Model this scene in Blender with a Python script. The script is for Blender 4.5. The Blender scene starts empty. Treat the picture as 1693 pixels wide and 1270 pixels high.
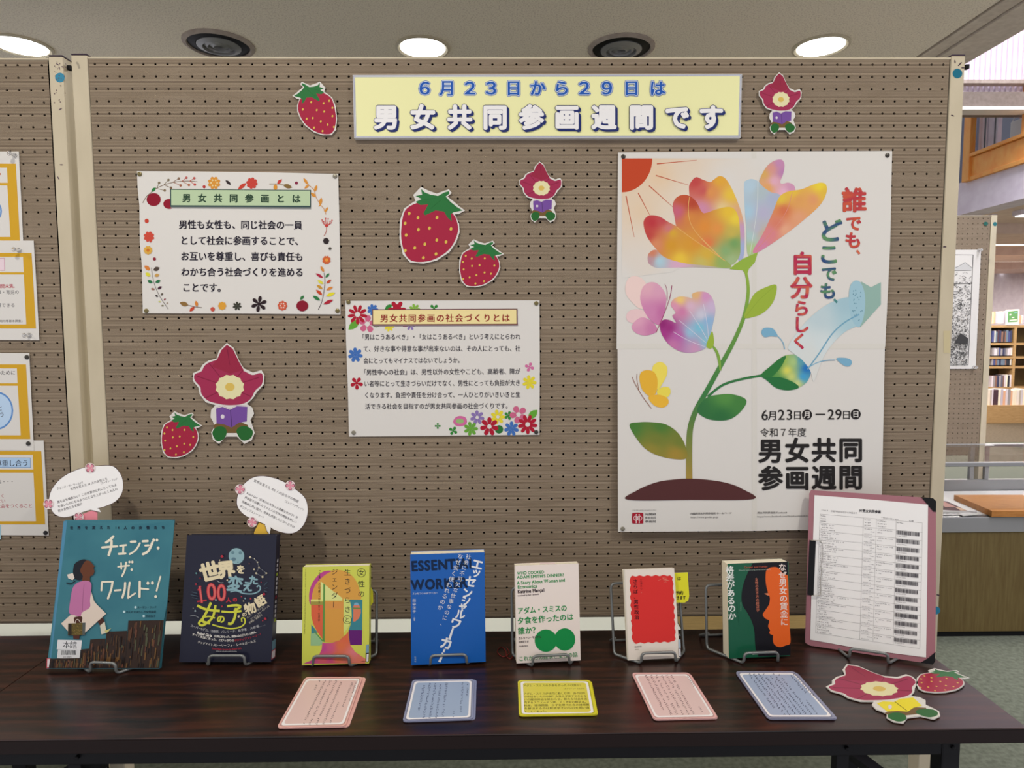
import bpy, bmesh, math, random
import numpy as np
from mathutils import Vector, Matrix
from mathutils.geometry import tessellate_polygon, delaunay_2d_cdt
rnd = random.Random(7)
SC = bpy.context.scene
COLL = SC.collection

# ------------------------------------------------------------------ camera
PW, PH, FPX = 1693, 1270, 1068.5
PITCH, YAW, ROLL = -0.0773, 0.0117, -0.0041
CAM = Vector((0.8468, -1.3986, 1.355))
_f = Vector((math.sin(YAW)*math.cos(PITCH), math.cos(YAW)*math.cos(PITCH), math.sin(PITCH)))
_r = Vector((math.cos(YAW), -math.sin(YAW), 0)); _u = _r.cross(_f)
CR = _r*math.cos(ROLL)+_u*math.sin(ROLL); CU = -_r*math.sin(ROLL)+_u*math.cos(ROLL); CF = _f
cd = bpy.data.cameras.new('camera'); cam = bpy.data.objects.new('camera', cd); COLL.objects.link(cam)
cd.sensor_width = 36; cd.lens = FPX/PW*36; cd.clip_start = 0.02; cd.clip_end = 100
cam.matrix_world = Matrix(((CR.x, CU.x, -CF.x, CAM.x), (CR.y, CU.y, -CF.y, CAM.y), (CR.z, CU.z, -CF.z, CAM.z), (0, 0, 0, 1)))
SC.camera = cam

# ------------------------------------------------------------------ world, lights, exposure
w = bpy.data.worlds.new('world'); SC.world = w; w.use_nodes = True
w.node_tree.nodes['Background'].inputs[0].default_value = (0.93, 0.92, 1.0, 1)
w.node_tree.nodes['Background'].inputs[1].default_value = 0.78
SC.view_settings.view_transform = 'Standard'; SC.view_settings.look = 'None'
SC.view_settings.gamma = 1.0; SC.view_settings.exposure = -0.35; SC.view_settings.use_curve_mapping = False

def area(name, loc, size, power, col, direction=(0, 0, -1), sy=None, shape='DISK'):
    l = bpy.data.lights.new(name, 'AREA'); l.shape = shape if sy is None else 'RECTANGLE'
    l.size = size
    if sy: l.size_y = sy
    l.energy = power; l.color = col
    o = bpy.data.objects.new(name, l); COLL.objects.link(o); o.location = loc
    o.rotation_euler = Vector(direction).to_track_quat('-Z', 'Y').to_euler()
    return o
CEIL = 2.60
WARM = (1.0, 0.945, 0.85)
# ceiling downlights on the visitor's side of the display (behind and above the camera)
for i, x in enumerate((-1.6, 0.2, 2.0)):
    area('ceiling_downlight_lamp', (x, -1.15, CEIL-0.02), 0.15, 20, WARM)
# daylight of the two-storey void, through its roof
area('roof_light_lamp', (4.1, 0.0, 7.4), 2.2, 1300, (0.95, 0.93, 1.0), (0, 0, -1), 9)
# ceiling lamps of the reading hall behind
area('hall_ceiling_lamp', (6.5, 9.5, 2.45), 5, 1100, (1.0, 0.92, 0.84), (0, 0, -1), 8)

# ------------------------------------------------------------------ colour and materials
def lin1(c):
    c = c/255.0
    return c/12.92 if c <= 0.04045 else ((c+0.055)/1.055)**2.4
K = 1.2
def col(c, k=None):
    k = K if k is None else k
    return tuple(min(0.88, lin1(v)*k) for v in c)+(1.0,)

def mat(name, c=None, rough=0.6, metal=0.0, spec=0.5, k=None, emit=None, estr=1.0, vcol=False, coat=0.0):
    m = bpy.data.materials.new(name); m.use_nodes = True
    nt = m.node_tree; b = nt.nodes['Principled BSDF']
    b.inputs['Roughness'].default_value = rough; b.inputs['Metallic'].default_value = metal
    b.inputs['Specular IOR Level'].default_value = spec
    b.inputs['Coat Weight'].default_value = coat
    if c is not None: b.inputs['Base Color'].default_value = col(c, k)
    if vcol:
        a = nt.nodes.new('ShaderNodeAttribute'); a.attribute_name = 'Col'
        nt.links.new(a.outputs['Color'], b.inputs['Base Color'])
    if emit is not None:
        b.inputs['Emission Color'].default_value = col(emit, 1.0); b.inputs['Emission Strength'].default_value = estr
    return m

def N(m, t, **kw):
    n = m.node_tree.nodes.new(t)
    for k_, v in kw.items(): setattr(n, k_, v)
    return n
def LK(m, a, b): m.node_tree.links.new(a, b)
def bsdf(m): return m.node_tree.nodes['Principled BSDF']
def ramp(m, fac, stops):
    r = N(m, 'ShaderNodeValToRGB'); e = r.color_ramp.elements
    e[0].position, e[0].color = stops[0][0], col(stops[0][1]); e[1].position, e[1].color = stops[1][0], col(stops[1][1])
    for p, c in stops[2:]:
        x = e.new(p); x.color = col(c)
    LK(m, fac, r.inputs[0]); return r
def coords(m, scale=(1, 1, 1), kind='Object', rot=(0, 0, 0)):
    t = N(m, 'ShaderNodeTexCoord'); mp = N(m, 'ShaderNodeMapping'); mp.inputs['Scale'].default_value = scale
    mp.inputs['Rotation'].default_value = rot
    LK(m, t.outputs[kind], mp.inputs[0]); return mp.outputs[0]
def noise(m, vec, scale, detail=4, rough=0.5):
    n = N(m, 'ShaderNodeTexNoise'); n.inputs['Scale'].default_value = scale; n.inputs['Detail'].default_value = detail
    n.inputs['Roughness'].default_value = rough
    LK(m, vec, n.inputs['Vector']); return n.outputs['Fac']
def bump(m, h, strength=0.3, dist=0.001):
    b = N(m, 'ShaderNodeBump'); b.inputs['Strength'].default_value = strength; b.inputs['Distance'].default_value = dist
    LK(m, h, b.inputs['Height']); LK(m, b.outputs[0], bsdf(m).inputs['Normal'])

M = {}
def speckled(name, c0, c1, scale, rough=0.8, bs=0.2, bd=0.001, det=3, sc=(1, 1, 1), lo=0.35, hi=0.65, spec=0.3):
    m = mat(name, c0, rough, spec=spec); v = coords(m, sc)
    n = noise(m, v, scale, det); r = ramp(m, n, [(lo, c0), (hi, c1)]); LK(m, r.outputs[0], bsdf(m).inputs['Base Color'])
    if bs: bump(m, n, bs, bd)
    M[name] = m; return m
def plain(name, c, rough=0.6, metal=0.0, spec=0.4, k=None, bs=0.0, **kw):
    m = mat(name, c, rough, metal, spec, k, **kw)
    v = coords(m); n = noise(m, v, 60, 3)
    mr = N(m, 'ShaderNodeMapRange'); mr.inputs[3].default_value = max(0, rough-0.06); mr.inputs[4].default_value = min(1, rough+0.06)
    LK(m, n, mr.inputs[0]); LK(m, mr.outputs[0], bsdf(m).inputs['Roughness'])
    if bs: bump(m, n, bs, 0.0005)
    M[name] = m; return m

# ribbed pegboard panel
m = mat('ribbed_panel', (122, 108, 95), 0.75, spec=0.25); M['ribbed_panel'] = m
v = coords(m)
wv = N(m, 'ShaderNodeTexWave'); wv.bands_direction = 'Z'; wv.inputs['Scale'].default_value = 0.314159/0.0025*1.0/1.0
wv.inputs['Distortion'].default_value = 0.35; wv.inputs['Detail Scale'].default_value = 0.3
LK(m, v, wv.inputs['Vector'])
n1 = noise(m, coords(m, (1, 1, 9)), 9, 4)
r1 = ramp(m, wv.outputs['Fac'], [(0.15, (92, 79, 65)), (0.7, (166, 150, 129))])
r2 = ramp(m, n1, [(0.3, (205, 203, 200)), (0.7, (226, 226, 226))])
mx = N(m, 'ShaderNodeMix', data_type='RGBA', blend_type='MULTIPLY'); mx.inputs[0].default_value = 1.0
LK(m, r1.outputs[0], mx.inputs[6]); LK(m, r2.outputs[0], mx.inputs[7]); LK(m, mx.outputs[2], bsdf(m).inputs['Base Color'])
bump(m, wv.outputs['Fac'], 0.5, 0.0006)
# rosewood laminate
m = mat('rosewood', (50, 26, 18), 0.30, spec=0.75); M['rosewood'] = m
v = coords(m, (0.9, 14, 14)); n1 = noise(m, v, 5.5, 8, 0.55)
v2 = coords(m, (0.8, 3.2, 3.2)); n2 = noise(m, v2, 2.2, 2)
wv = N(m, 'ShaderNodeTexWave'); wv.bands_direction = 'Y'; wv.inputs['Scale'].default_value = 3; wv.inputs['Distortion'].default_value = 14
wv.inputs['Detail'].default_value = 3; wv.inputs['Detail Scale'].default_value = 1.2; LK(m, v2, wv.inputs['Vector'])
ad = N(m, 'ShaderNodeMath', operation='ADD'); LK(m, n1, ad.inputs[0])
ml = N(m, 'ShaderNodeMath', operation='MULTIPLY'); ml.inputs[1].default_value = 0.22; LK(m, wv.outputs['Fac'], ml.inputs[0]); LK(m, ml.outputs[0], ad.inputs[1])
r = ramp(m, ad.outputs[0], [(0.40, (22, 10, 7)), (0.62, (38, 18, 12)), (0.85, (60, 30, 20))]); LK(m, r.outputs[0], bsdf(m).inputs['Base Color'])
mr = N(m, 'ShaderNodeMapRange'); mr.inputs[3].default_value = 0.24; mr.inputs[4].default_value = 0.38; LK(m, n2, mr.inputs[0]); LK(m, mr.outputs[0], bsdf(m).inputs['Roughness'])
bump(m, n1, 0.15, 0.0004)
def woodgrain(name, c0, c1, sc, rough=0.45, s=6):
    m = mat(name, c0, rough, spec=0.4); M[name] = m
    n = noise(m, coords(m, sc), s, 7, 0.6); r = ramp(m, n, [(0.35, c0), (0.65, c1)]); LK(m, r.outputs[0], bsdf(m).inputs['Base Color'])
    bump(m, n, 0.1, 0.0004)
woodgrain('case_wood', (86, 70, 36), (98, 84, 48), (14, 14, 1))
woodgrain('shelf_wood', (150, 120, 80), (168, 138, 96), (2, 2, 12))
woodgrain('plinth_wood', (118, 98, 58), (132, 112, 70), (2, 14, 14))
woodgrain('orange_wood', (218, 142, 66), (236, 162, 84), (8, 2, 1.2))
woodgrain('plank_wood', (150, 98, 44), (168, 114, 56), (3, 14, 14), 0.7)
speckled('ceiling_tile', (200, 188, 170), (226, 213, 194), 160, 0.95, 0.5, 0.002, 4, (1, 1, 1), 0.38, 0.5)
speckled('carpet', (68, 72, 61), (90, 94, 82), 60, 0.95, 0.4, 0.002, 6, (1, 1, 1), 0.3, 0.7)
speckled('cream_paint', (178, 168, 144), (190, 180, 156), 14, 0.5, 0.05, 0.0005, 6, (1, 1, 0.4), 0.3, 0.7)
speckled('white_wall', (206, 196, 208), (216, 208, 218), 9, 0.85, 0.05)
speckled('soffit_paint', (206, 184, 172), (216, 196, 184), 7, 0.9, 0.05)
speckled('beam_paint', (150, 138, 128), (164, 152, 142), 30, 0.9, 0.1)
speckled('edge_paint', (186, 174, 160), (198, 187, 173), 40, 0.9, 0.05)
speckled('far_beam', (112, 102, 94), (122, 112, 104), 30, 0.9, 0.1)
speckled('hall_carpet', (56, 48, 36), (72, 62, 48), 40, 0.95, 0.3)
speckled('back_wall_paint', (226, 220, 234), (234, 228, 240), 9, 0.85, 0.05)
plain('bright_paper', (238, 234, 229), 0.75)
plain('plinth_white', (196, 200, 192), 0.5)
plain('black_steel', (12, 12, 14), 0.5, 0.0, 0.2)
plain('black_plastic', (16, 16, 19), 0.45, spec=0.25)
plain('edge_brown', (22, 10, 7), 0.45, spec=0.2)
plain('rail_brown', (84, 74, 62), 0.6)
plain('purple_cap', (56, 42, 58), 0.5)
plain('wire_grey', (118, 122, 122), 0.38, 0.45, 0.5)
plain('chrome', (200, 196, 188), 0.2, 1.0)
plain('alu', (142, 142, 142), 0.4, 0.5)
plain('dark_void', (16, 14, 13), 0.9, spec=0.1)
plain('pages', (222, 214, 190), 0.8, bs=0.1)
plain('paper', (205, 203, 198), 0.75, spec=0.2)
plain('paper_edge', (200, 198, 192), 0.8)
plain('tack_olive', (112, 102, 66), 0.35, 0.4)
plain('tack_grey', (128, 124, 110), 0.35, 0.4)
plain('tack_dark', (58, 56, 52), 0.35, 0.3)
plain('tack_black', (24, 24, 26), 0.35)
plain('clip_pink', (150, 100, 110), 0.6)
plain('red_thread', (120, 34, 30), 0.6)
M['print'] = mat('print', rough=0.6, spec=0.12, vcol=True)
M['print_gloss'] = mat('print_gloss', rough=0.3, spec=0.22, vcol=True)
m = mat('clear_plastic', (235, 235, 235), 0.1, spec=0.6); bsdf(m).inputs['Transmission Weight'].default_value = 0.85; M['clear_plastic'] = m
m = mat('glass', (240, 245, 243), 0.0, spec=0.5, k=1.1); bsdf(m).inputs['Transmission Weight'].default_value = 1.0; bsdf(m).inputs['IOR'].default_value = 1.3; M['glass'] = m
M['lamp_glow'] = mat('lamp_glow', (250, 250, 250), 0.5, emit=(255, 250, 240), estr=9.0)
M['tube_glow'] = mat('tube_glow', (250, 250, 250), 0.5, emit=(255, 246, 236), estr=2.2)

# ------------------------------------------------------------------ photo rays onto real planes
def ray(x, y): return (CR*((x-PW/2)/FPX)+CU*(-(y-PH/2)/FPX)+CF)
def at(x, y, axis, val):
    d = ray(x, y); return CAM+d*((val-CAM[axis])/d[axis])
TZ = 0.70
def onT(x, y, dz=0.0): return at(x, y, 2, TZ+dz)
def onB(x, y, dy=0.0): return at(x, y, 1, dy)
class Fr:
    """a flat sheet or cover standing in the room: origin, right, up, outward normal"""
    def __init__(s, O, u, v): s.O, s.u, s.v = Vector(O), Vector(u).normalized(), Vector(v).normalized(); s.n = s.u.cross(s.v).normalized(); s.v = s.n.cross(s.u)
    def px(s, x, y, c=0.0):
        d = ray(x, y); P = s.O+s.n*c; return CAM+d*((P-CAM).dot(s.n)/d.dot(s.n))
    def w(s, a, b, c=0.0): return s.O+s.u*a+s.v*b+s.n*c
BOARD = Fr((0, 0, 0), (1, 0, 0), (0, 0, 1))
TABLE = Fr((0, 0, TZ), (1, 0, 0), (0, 1, 0))

# ------------------------------------------------------------------ objects
def tag(o, label=None, cat=None, group=None, kind=None):
    if label: o['label'] = label
    if cat: o['category'] = cat
    if group: o['group'] = group
    if kind: o['kind'] = kind
    return o
def wloc(o):
    p = Vector((0, 0, 0))
    while o is not None: p = p+o.location; o = o.parent
    return p
def link(o, parent=None):
    COLL.objects.link(o)
    if parent is not None: o.parent = parent
    return o
def empty(name, loc, label=None, cat=None, group=None):
    o = bpy.data.objects.new(name, None); o.location = loc; o.empty_display_size = 0.02; link(o); return tag(o, label, cat, group)
class MB:
    def __init__(s): s.v, s.f, s.c, s.hc = [], [], [], False
    def add(s, vs, fs, c=None):
        o = len(s.v); s.v += [tuple(p) for p in vs]; s.f += [tuple(i+o for i in f) for f in fs]
        if c is not None: s.hc = True
        cc = c if isinstance(c, list) else [c or (0.8, 0.8, 0.8, 1)]*len(vs)
        s.c += cc
    def box(s, x0, x1, y0, y1, z0, z1, c=None):
        s.add([(x, y, z) for z in (z0, z1) for y in (y0, y1) for x in (x0, x1)], [(0, 2, 3, 1), (4, 5, 7, 6), (0, 1, 5, 4), (2, 6, 7, 3), (0, 4, 6, 2), (1, 3, 7, 5)], c)
    def bbox(s, x0, x1, y0, y1, z0, z1, r=0.002, seg=2):
        bm = bmesh.new(); bmesh.ops.create_cube(bm, size=1)
        for q in bm.verts: q.co = Vector((x0+(q.co.x+.5)*(x1-x0), y0+(q.co.y+.5)*(y1-y0), z0+(q.co.z+.5)*(z1-z0)))
        bmesh.ops.bevel(bm, geom=bm.edges[:], offset=r, segments=seg, affect='EDGES', profile=0.5)
        s.add([q.co.copy() for q in bm.verts], [[q.index for q in f.verts] for f in bm.faces]); bm.free()
    def fbox(s, F, a0, a1, b0, b1, c0, c1, c=None):
        s.add([F.w(a, b, k) for k in (c0, c1) for b in (b0, b1) for a in (a0, a1)], [(0, 2, 3, 1), (4, 5, 7, 6), (0, 1, 5, 4), (2, 6, 7, 3), (0, 4, 6, 2), (1, 3, 7, 5)], c)
    def prism(s, front, off, c=None):
        """front: list of world points (any winding), off: vector to the back face"""
        n = len(front); back = [Vector(p)+off for p in front]
        tris = tessellate_polygon([[Vector(p) for p in front]])
        fs = [tuple(t) for t in tris]+[tuple(i+n for i in reversed(t)) for t in tris]+[(i, (i+1) % n, (i+1) % n+n, i+n) for i in range(n)]
        s.add(list(front)+back, fs, c)
    def tube(s, pts, r, seg=10, closed=False, c=None):
        pts = [Vector(p) for p in pts]; n = len(pts); T = []
        for i in range(n):
            a = pts[(i-1) % n] if (closed or i > 0) else pts[i]; b = pts[(i+1) % n] if (closed or i < n-1) else pts[i]
            T.append((b-a).normalized())
        up = Vector((0, 0, 1)) if abs(T[0].z) < 0.9 else Vector((1, 0, 0))
        x = T[0].cross(up).normalized(); V = []
        for i in range(n):
            x = (x-T[i]*x.dot(T[i])).normalized(); y = T[i].cross(x); rr = r[i] if isinstance(r, list) else r
            V += [pts[i]+(x*math.cos(2*math.pi*k/seg)+y*math.sin(2*math.pi*k/seg))*rr for k in range(seg)]
        Fs = []
        for i in range(n if closed else n-1):
            j = (i+1) % n
            Fs += [(i*seg+k, i*seg+(k+1) % seg, j*seg+(k+1) % seg, j*seg+k) for k in range(seg)]
        if not closed: Fs += [tuple(range(seg-1, -1, -1)), tuple((n-1)*seg+k for k in range(seg))]
        s.add(V, Fs, c)
    def lathe(s, prof, C, axis='Z', seg=32):
        """prof: (radius, height) pairs, height along the axis from C"""
        V = []; C = Vector(C)
        for r, h in prof:
            for k in range(seg):
                a = 2*math.pi*k/seg; p = (r*math.cos(a), r*math.sin(a), h)
                if axis == 'Y': p = (p[0], h, p[1])
                V.append(C+Vector(p))
        Fs = [(i*seg+k, i*seg+(k+1) % seg, (i+1)*seg+(k+1) % seg, (i+1)*seg+k) for i in range(len(prof)-1) for k in range(seg)]
        Fs += [tuple(range(seg)), tuple((len(prof)-1)*seg+k for k in range(seg))]
        s.add(V, Fs)
    def build(s, name, m, parent=None, loc=None, smooth=False, label=None, cat=None, group=None, kind=None):
        me = bpy.data.meshes.new(name)
        org = wloc(parent) if parent is not None else Vector(loc or (0, 0, 0))
        me.from_pydata([(p[0]-org.x, p[1]-org.y, p[2]-org.z) for p in s.v], [], s.f)
        me.materials.append(M[m] if isinstance(m, str) else m)
        if s.hc:
            ca = me.color_attributes.new('Col', 'FLOAT_COLOR', 'POINT'); ca.data.foreach_set('color', np.array(s.c, dtype=np.float32).ravel())
        bm = bmesh.new(); bm.from_mesh(me)
        if not s.hc: bmesh.ops.recalc_face_normals(bm, faces=bm.faces[:])
        bm.to_mesh(me); bm.free()
        if smooth:
            me.polygons.foreach_set('use_smooth', [True]*len(me.polygons))
            try: me.set_sharp_from_angle(angle=math.radians(40))
            except Exception: pass
        o = bpy.data.objects.new(name, me)
        if parent is None: o.location = org
        link(o, parent); return tag(o, label, cat, group, kind)
def struct(name, mb, m, loc=(0, 0, 0)): return mb.build(name, m, None, loc, kind='structure')
def rounded(pts, r, seg=6, closed=True):
    """round the corners of a 3-D polyline"""
    pts = [Vector(p) for p in pts]; n = len(pts); out = []
    for i in range(n):
        if not closed and i in (0, n-1): out.append(pts[i]); continue
        p, a, b = pts[i], pts[(i-1) % n], pts[(i+1) % n]
        rr = min(r, (a-p).length*0.45, (b-p).length*0.45); A = p+(a-p).normalized()*rr; B = p+(b-p).normalized()*rr
        for k in range(seg+1):
            t = k/seg; out.append(A*(1-t)**2+p*2*t*(1-t)+B*t*t)
    return out
def spline(pts, closed=True, sub=6):
    n = len(pts); out = []; rng = range(n) if closed else range(n-1)
    for i in rng:
        if closed: p0, p1, p2, p3 = pts[(i-1) % n], pts[i], pts[(i+1) % n], pts[(i+2) % n]
        else: p0, p1, p2, p3 = pts[max(0, i-1)], pts[i], pts[i+1], pts[min(n-1, i+2)]
        for k in range(sub):
            t = k/sub
            out.append(tuple(0.5*(2*b+(c-a)*t+(2*a-5*b+4*c-d)*t*t+(3*b-a-3*c+d)*t**3) for a, b, c, d in zip(p0, p1, p2, p3)))
    if not closed: out.append(tuple(pts[-1]))
    return out

# ------------------------------------------------------------------ glyphs and printing
GL = {}
def glyph(ch, bold=0.0):
    key = (ch, round(bold, 3))
    if key not in GL:
        c = bpy.data.curves.new('g', 'FONT'); c.body = ch; c.size = 1; c.offset = bold; c.resolution_u = 3
        o = bpy.data.objects.new('g', c); me = o.to_mesh()
        V = [(q.co.x, q.co.y) for q in me.vertices]; F_ = [tuple(p.vertices) for p in me.polygons]
        o.to_mesh_clear(); bpy.data.objects.remove(o); bpy.data.curves.remove(c)
        GL[key] = (V, F_)
    return GL[key]
def adv(ch):
    if ord(ch) > 0x2000: return 1.0
    if ch == ' ': return 0.3
    V, _ = glyph(ch); return max(p[0] for p in V)+0.07 if V else 0.3
class Print:
    """flat print on a sheet: every outline is given in photo pixels (or in crop pixels after .at) and projected onto the sheet's plane"""
    def __init__(s, F, base=0.0003, step=0.000006): s.F, s.c, s.step, s.mb, s.o = F, base, step, MB(), (0, 0, 1); s.mx = base
    def at(s, x, y, k): s.o = (x, y, k); return s
    def _p(s, x, y): return s.F.px(s.o[0]+x/s.o[2], s.o[1]+y/s.o[2], s.c)
    def up(s): s.c = max(s.c, s.mx)+s.step; s.mx = s.c
    def _raw(s, pts, faces, c): 
        ink = lambda q: tuple(v*0.93+(sum(q)/3)*0.07 for v in q)
        cc = [col(ink(c(x, y))) for x, y in pts] if callable(c) else (col(ink(c)) if len(c) == 3 else c)
        s.mb.add([s._p(x, y) for x, y in pts], faces, cc)
    def poly(s, pts, c):
        s.up(); ts = tessellate_polygon([[Vector((p[0], p[1], 0)) for p in pts]])
        s._raw([(p[0], p[1]) for p in pts], [tuple(t) for t in ts], c)
    def blob(s, pts, c, sub=6): s.poly(spline(pts, True, sub), c)
    def rect(s, x0, y0, x1, y1, c): s.poly([(x0, y0), (x1, y0), (x1, y1), (x0, y1)], c)
    def ell(s, x, y, rx, ry, c, rot=0, n=24):
        a = math.radians(rot); s.poly([(x+rx*math.cos(t)*math.cos(a)-ry*math.sin(t)*math.sin(a), y+rx*math.cos(t)*math.sin(a)+ry*math.sin(t)*math.cos(a)) for t in [2*math.pi*i/n for i in range(n)]], c)
    def ring(s, x, y, r, t, c, n=28):
        s.up(); P_ = [(x+rr*math.cos(2*math.pi*i/n), y+rr*math.sin(2*math.pi*i/n)) for rr in (r, r-t) for i in range(n)]
        s._raw(P_, [(i, (i+1) % n, (i+1) % n+n, i+n) for i in range(n)], c)
    def line(s, pts, wd, c, sub=0, closed=False):
        if sub: pts = spline(pts, closed, sub)
        s.up(); n = len(pts); L, R = [], []
        for i in range(n):
            a = pts[i-1] if (i > 0 or closed) else pts[0]; b = pts[(i+1) % n] if (i < n-1 or closed) else pts[i]
            dx, dy = b[0]-a[0], b[1]-a[1]; l = math.hypot(dx, dy) or 1; ww = (wd[0]+(wd[1]-wd[0])*i/(n-1) if isinstance(wd, tuple) else wd)/2
            L.append((pts[i][0]-dy/l*ww, pts[i][1]+dx/l*ww)); R.append((pts[i][0]+dy/l*ww, pts[i][1]-dx/l*ww))
        m_ = n if closed else n-1
        s._raw(L+R, [(i, (i+1) % n, (i+1) % n+n, i+n) for i in range(m_)], c)
    def grad(s, outline, stops, cell=4.0, sub=5, pw=2.6):
        """outline filled with printed colour that blends between stops [(x, y, (r,g,b)), ...]"""
        o = spline(outline, True, sub) if sub else list(outline)
        def f(x, y):
            W_ = 0; a = [0, 0, 0]
            for sx, sy, c in stops:
                k = 1/(((x-sx)**2+(y-sy)**2)**(pw/2)+1e-3); W_ += k
                for i in range(3): a[i] += c[i]*k
            return tuple(q/W_ for q in a)
        xs = [p[0] for p in o]; ys = [p[1] for p in o]; pts = [Vector((p[0], p[1])) for p in o]; n = len(pts)
        def inside(x, y):
            r = False
            for i in range(n):
                (x1, y1), (x2, y2) = o[i], o[i-1]
                if (y1 > y) != (y2 > y) and x < (x2-x1)*(y-y1)/(y2-y1)+x1: r = not r
            return r
        y = min(ys)+cell/2
        while y < max(ys):
            x = min(xs)+cell/2
            while x < max(xs):
                if inside(x, y): pts.append(Vector((x, y)))
                x += cell
            y += cell
        V, _, Fc, _, _, _ = delaunay_2d_cdt(pts, [], [list(range(n))], 1, 1e-4)
        s.up(); s._raw([(q.x, q.y) for q in V], [tuple(t) for t in Fc], f)
    def place(s, ch, ox, oy, ex, ey, ux, uy, c, bold=0.0, up=False):
        """glyph with em origin (left, baseline-0.12em) at o, em-right vector e, em-up vector u"""
        if up: s.up()
        V, Fc = glyph(ch)
        if not V: return
        if bold <= 0.006: D = [(0, 0)]
        elif bold < 0.015: D = [(bold, 0), (-bold, 0)]
        elif bold < 0.03: D = [(bold, bold*.6), (-bold, bold*.6), (bold, -bold*.6), (-bold, -bold*.6)]
        else: D = [(bold*math.cos(k*math.pi/4), bold*math.sin(k*math.pi/4)) for k in range(8)]
        c0 = s.c
        for i, (bx, by) in enumerate(D):      # heavier weights are struck several times, slightly shifted
            s.c = c0+i*0.000004; s.mx = max(s.mx, s.c)
            s._raw([(ox+(x+bx)*ex+(y+by+0.12)*ux, oy+(x+bx)*ey+(y+by+0.12)*uy) for x, y in V], Fc, c)
        s.c = c0
    def text(s, t, x0, y0, x1, y1, h, c, bold=0.0, up=None):
        """one line whose em box runs from (x0,y0) to (x1,y1) along its bottom, h high; x1=None keeps natural width"""
        s.up(); A = sum(adv(q) for q in t)
        if x1 is None: x1, y1 = x0+A*h, y0
        dx, dy = x1-x0, y1-y0; L = math.hypot(dx, dy); u = up or (dy/L*h, -dx/L*h); p = 0
        for ch in t:
            if ch != ' ': s.place(ch, x0+dx*p/A, y0+dy*p/A, dx/A, dy/A, u[0], u[1], c, bold)
            p += adv(ch)
    def vtext(s, t, x0, y0, x1, y1, w_, c, bold=0.0, right=None):
        """vertical line, top centre to bottom centre"""
        s.up(); n = len(t); dx, dy = (x1-x0)/n, (y1-y0)/n; L = math.hypot(dx, dy); r = right or (dy/L*w_, -dx/L*w_)
        for i, ch in enumerate(t):
            tx, ty = x0+dx*i, y0+dy*i
            if ch in 'ー―…〜()（）「」': s.place(ch, tx+r[0]*0.5+dx*0.02, ty+r[1]*0.5, dx*0.96, dy*0.96, r[0]*1.0, r[1]*1.0, c, bold) if False else s._rot(ch, tx, ty, dx, dy, r, c, bold)
            elif ch in '、。': s.place(ch, tx+r[0]*0.1+dx*0.4, ty+r[1]*0.1+dy*0.4, r[0]*0.9, r[1]*0.9, -dx*0.9, -dy*0.9, c, bold)
            elif ch != ' ':
                wa = 1.0 if ord(ch) > 0x2000 else adv(ch)
                s.place(ch, tx-r[0]*wa/2+dx*0.97, ty-r[1]*wa/2+dy*0.97, r[0], r[1], -dx*0.94, -dy*0.94, c, bold)
    def _rot(s, ch, tx, ty, dx, dy, r, c, bold):
        # rotated 90 degrees clockwise: glyph right -> down, glyph up -> right
        s.place(ch, tx-r[0]*0.5, ty-r[1]*0.5, dx, dy, r[0], r[1], c, bold)
    def g(s, ch, x, y, size, c, rot=0, bold=0.0, sx=1.0, aw=None):
        a = math.radians(rot); w_ = (aw or (1.0 if ord(ch) > 0x2000 else adv(ch)-0.07))
        ex, ey = size*sx*math.cos(a), size*sx*math.sin(a); ux, uy = size*math.sin(a), -size*math.cos(a)
        s.place(ch, x-ex*w_/2-ux/2, y-ey*w_/2-uy/2, ex, ey, ux, uy, c, bold, True)
    def arc(s, t, p0, p1, p2, size, c, bold=0.0):
        A = sum(adv(q) for q in t); p = 0
        for ch in t:
            k = (p+adv(ch)/2)/A; p += adv(ch)
            if ch == ' ': continue
            x = p0[0]*(1-k)**2+2*p1[0]*k*(1-k)+p2[0]*k*k; y = p0[1]*(1-k)**2+2*p1[1]*k*(1-k)+p2[1]*k*k
            dx = 2*(1-k)*(p1[0]-p0[0])+2*k*(p2[0]-p1[0]); dy = 2*(1-k)*(p1[1]-p0[1])+2*k*(p2[1]-p1[1])
            s.g(ch, x, y, size, c, math.degrees(math.atan2(dy, dx)), bold)
    def scrib(s, x0, y0, x1, y1, h, n, c, dens=1.0):
        """writing too small to read in the photo: rows of little strokes; h is the stroke cell height vector length across the line"""
        s.up(); dx, dy = (x1-x0)/n, (y1-y0)/n; L = math.hypot(dx, dy) or 1; ux, uy = dy/L*h, -dx/L*h
        def q(a, b, i): return (x0+dx*(i+a)+ux*b, y0+dy*(i+a)+uy*b)
        for i in range(n):
            if rnd.random() > dens: continue
            for k in range(3):
                if rnd.random() < 0.5:
                    b = rnd.uniform(0.1, 0.85); t = 0.15; a0, a1 = rnd.uniform(0.05, 0.3), rnd.uniform(0.6, 0.92); P_ = [q(a0, b, i), q(a1, b, i), q(a1, b+t, i), q(a0, b+t, i)]
                else:
                    a = rnd.uniform(0.15, 0.75); t = 0.15; b0, b1 = rnd.uniform(0.0, 0.3), rnd.uniform(0.6, 0.98); P_ = [q(a, b0, i), q(a+t, b0, i), q(a+t, b1, i), q(a, b1, i)]
                s._raw(P_, [(0, 1, 2, 3)], c)
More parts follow.
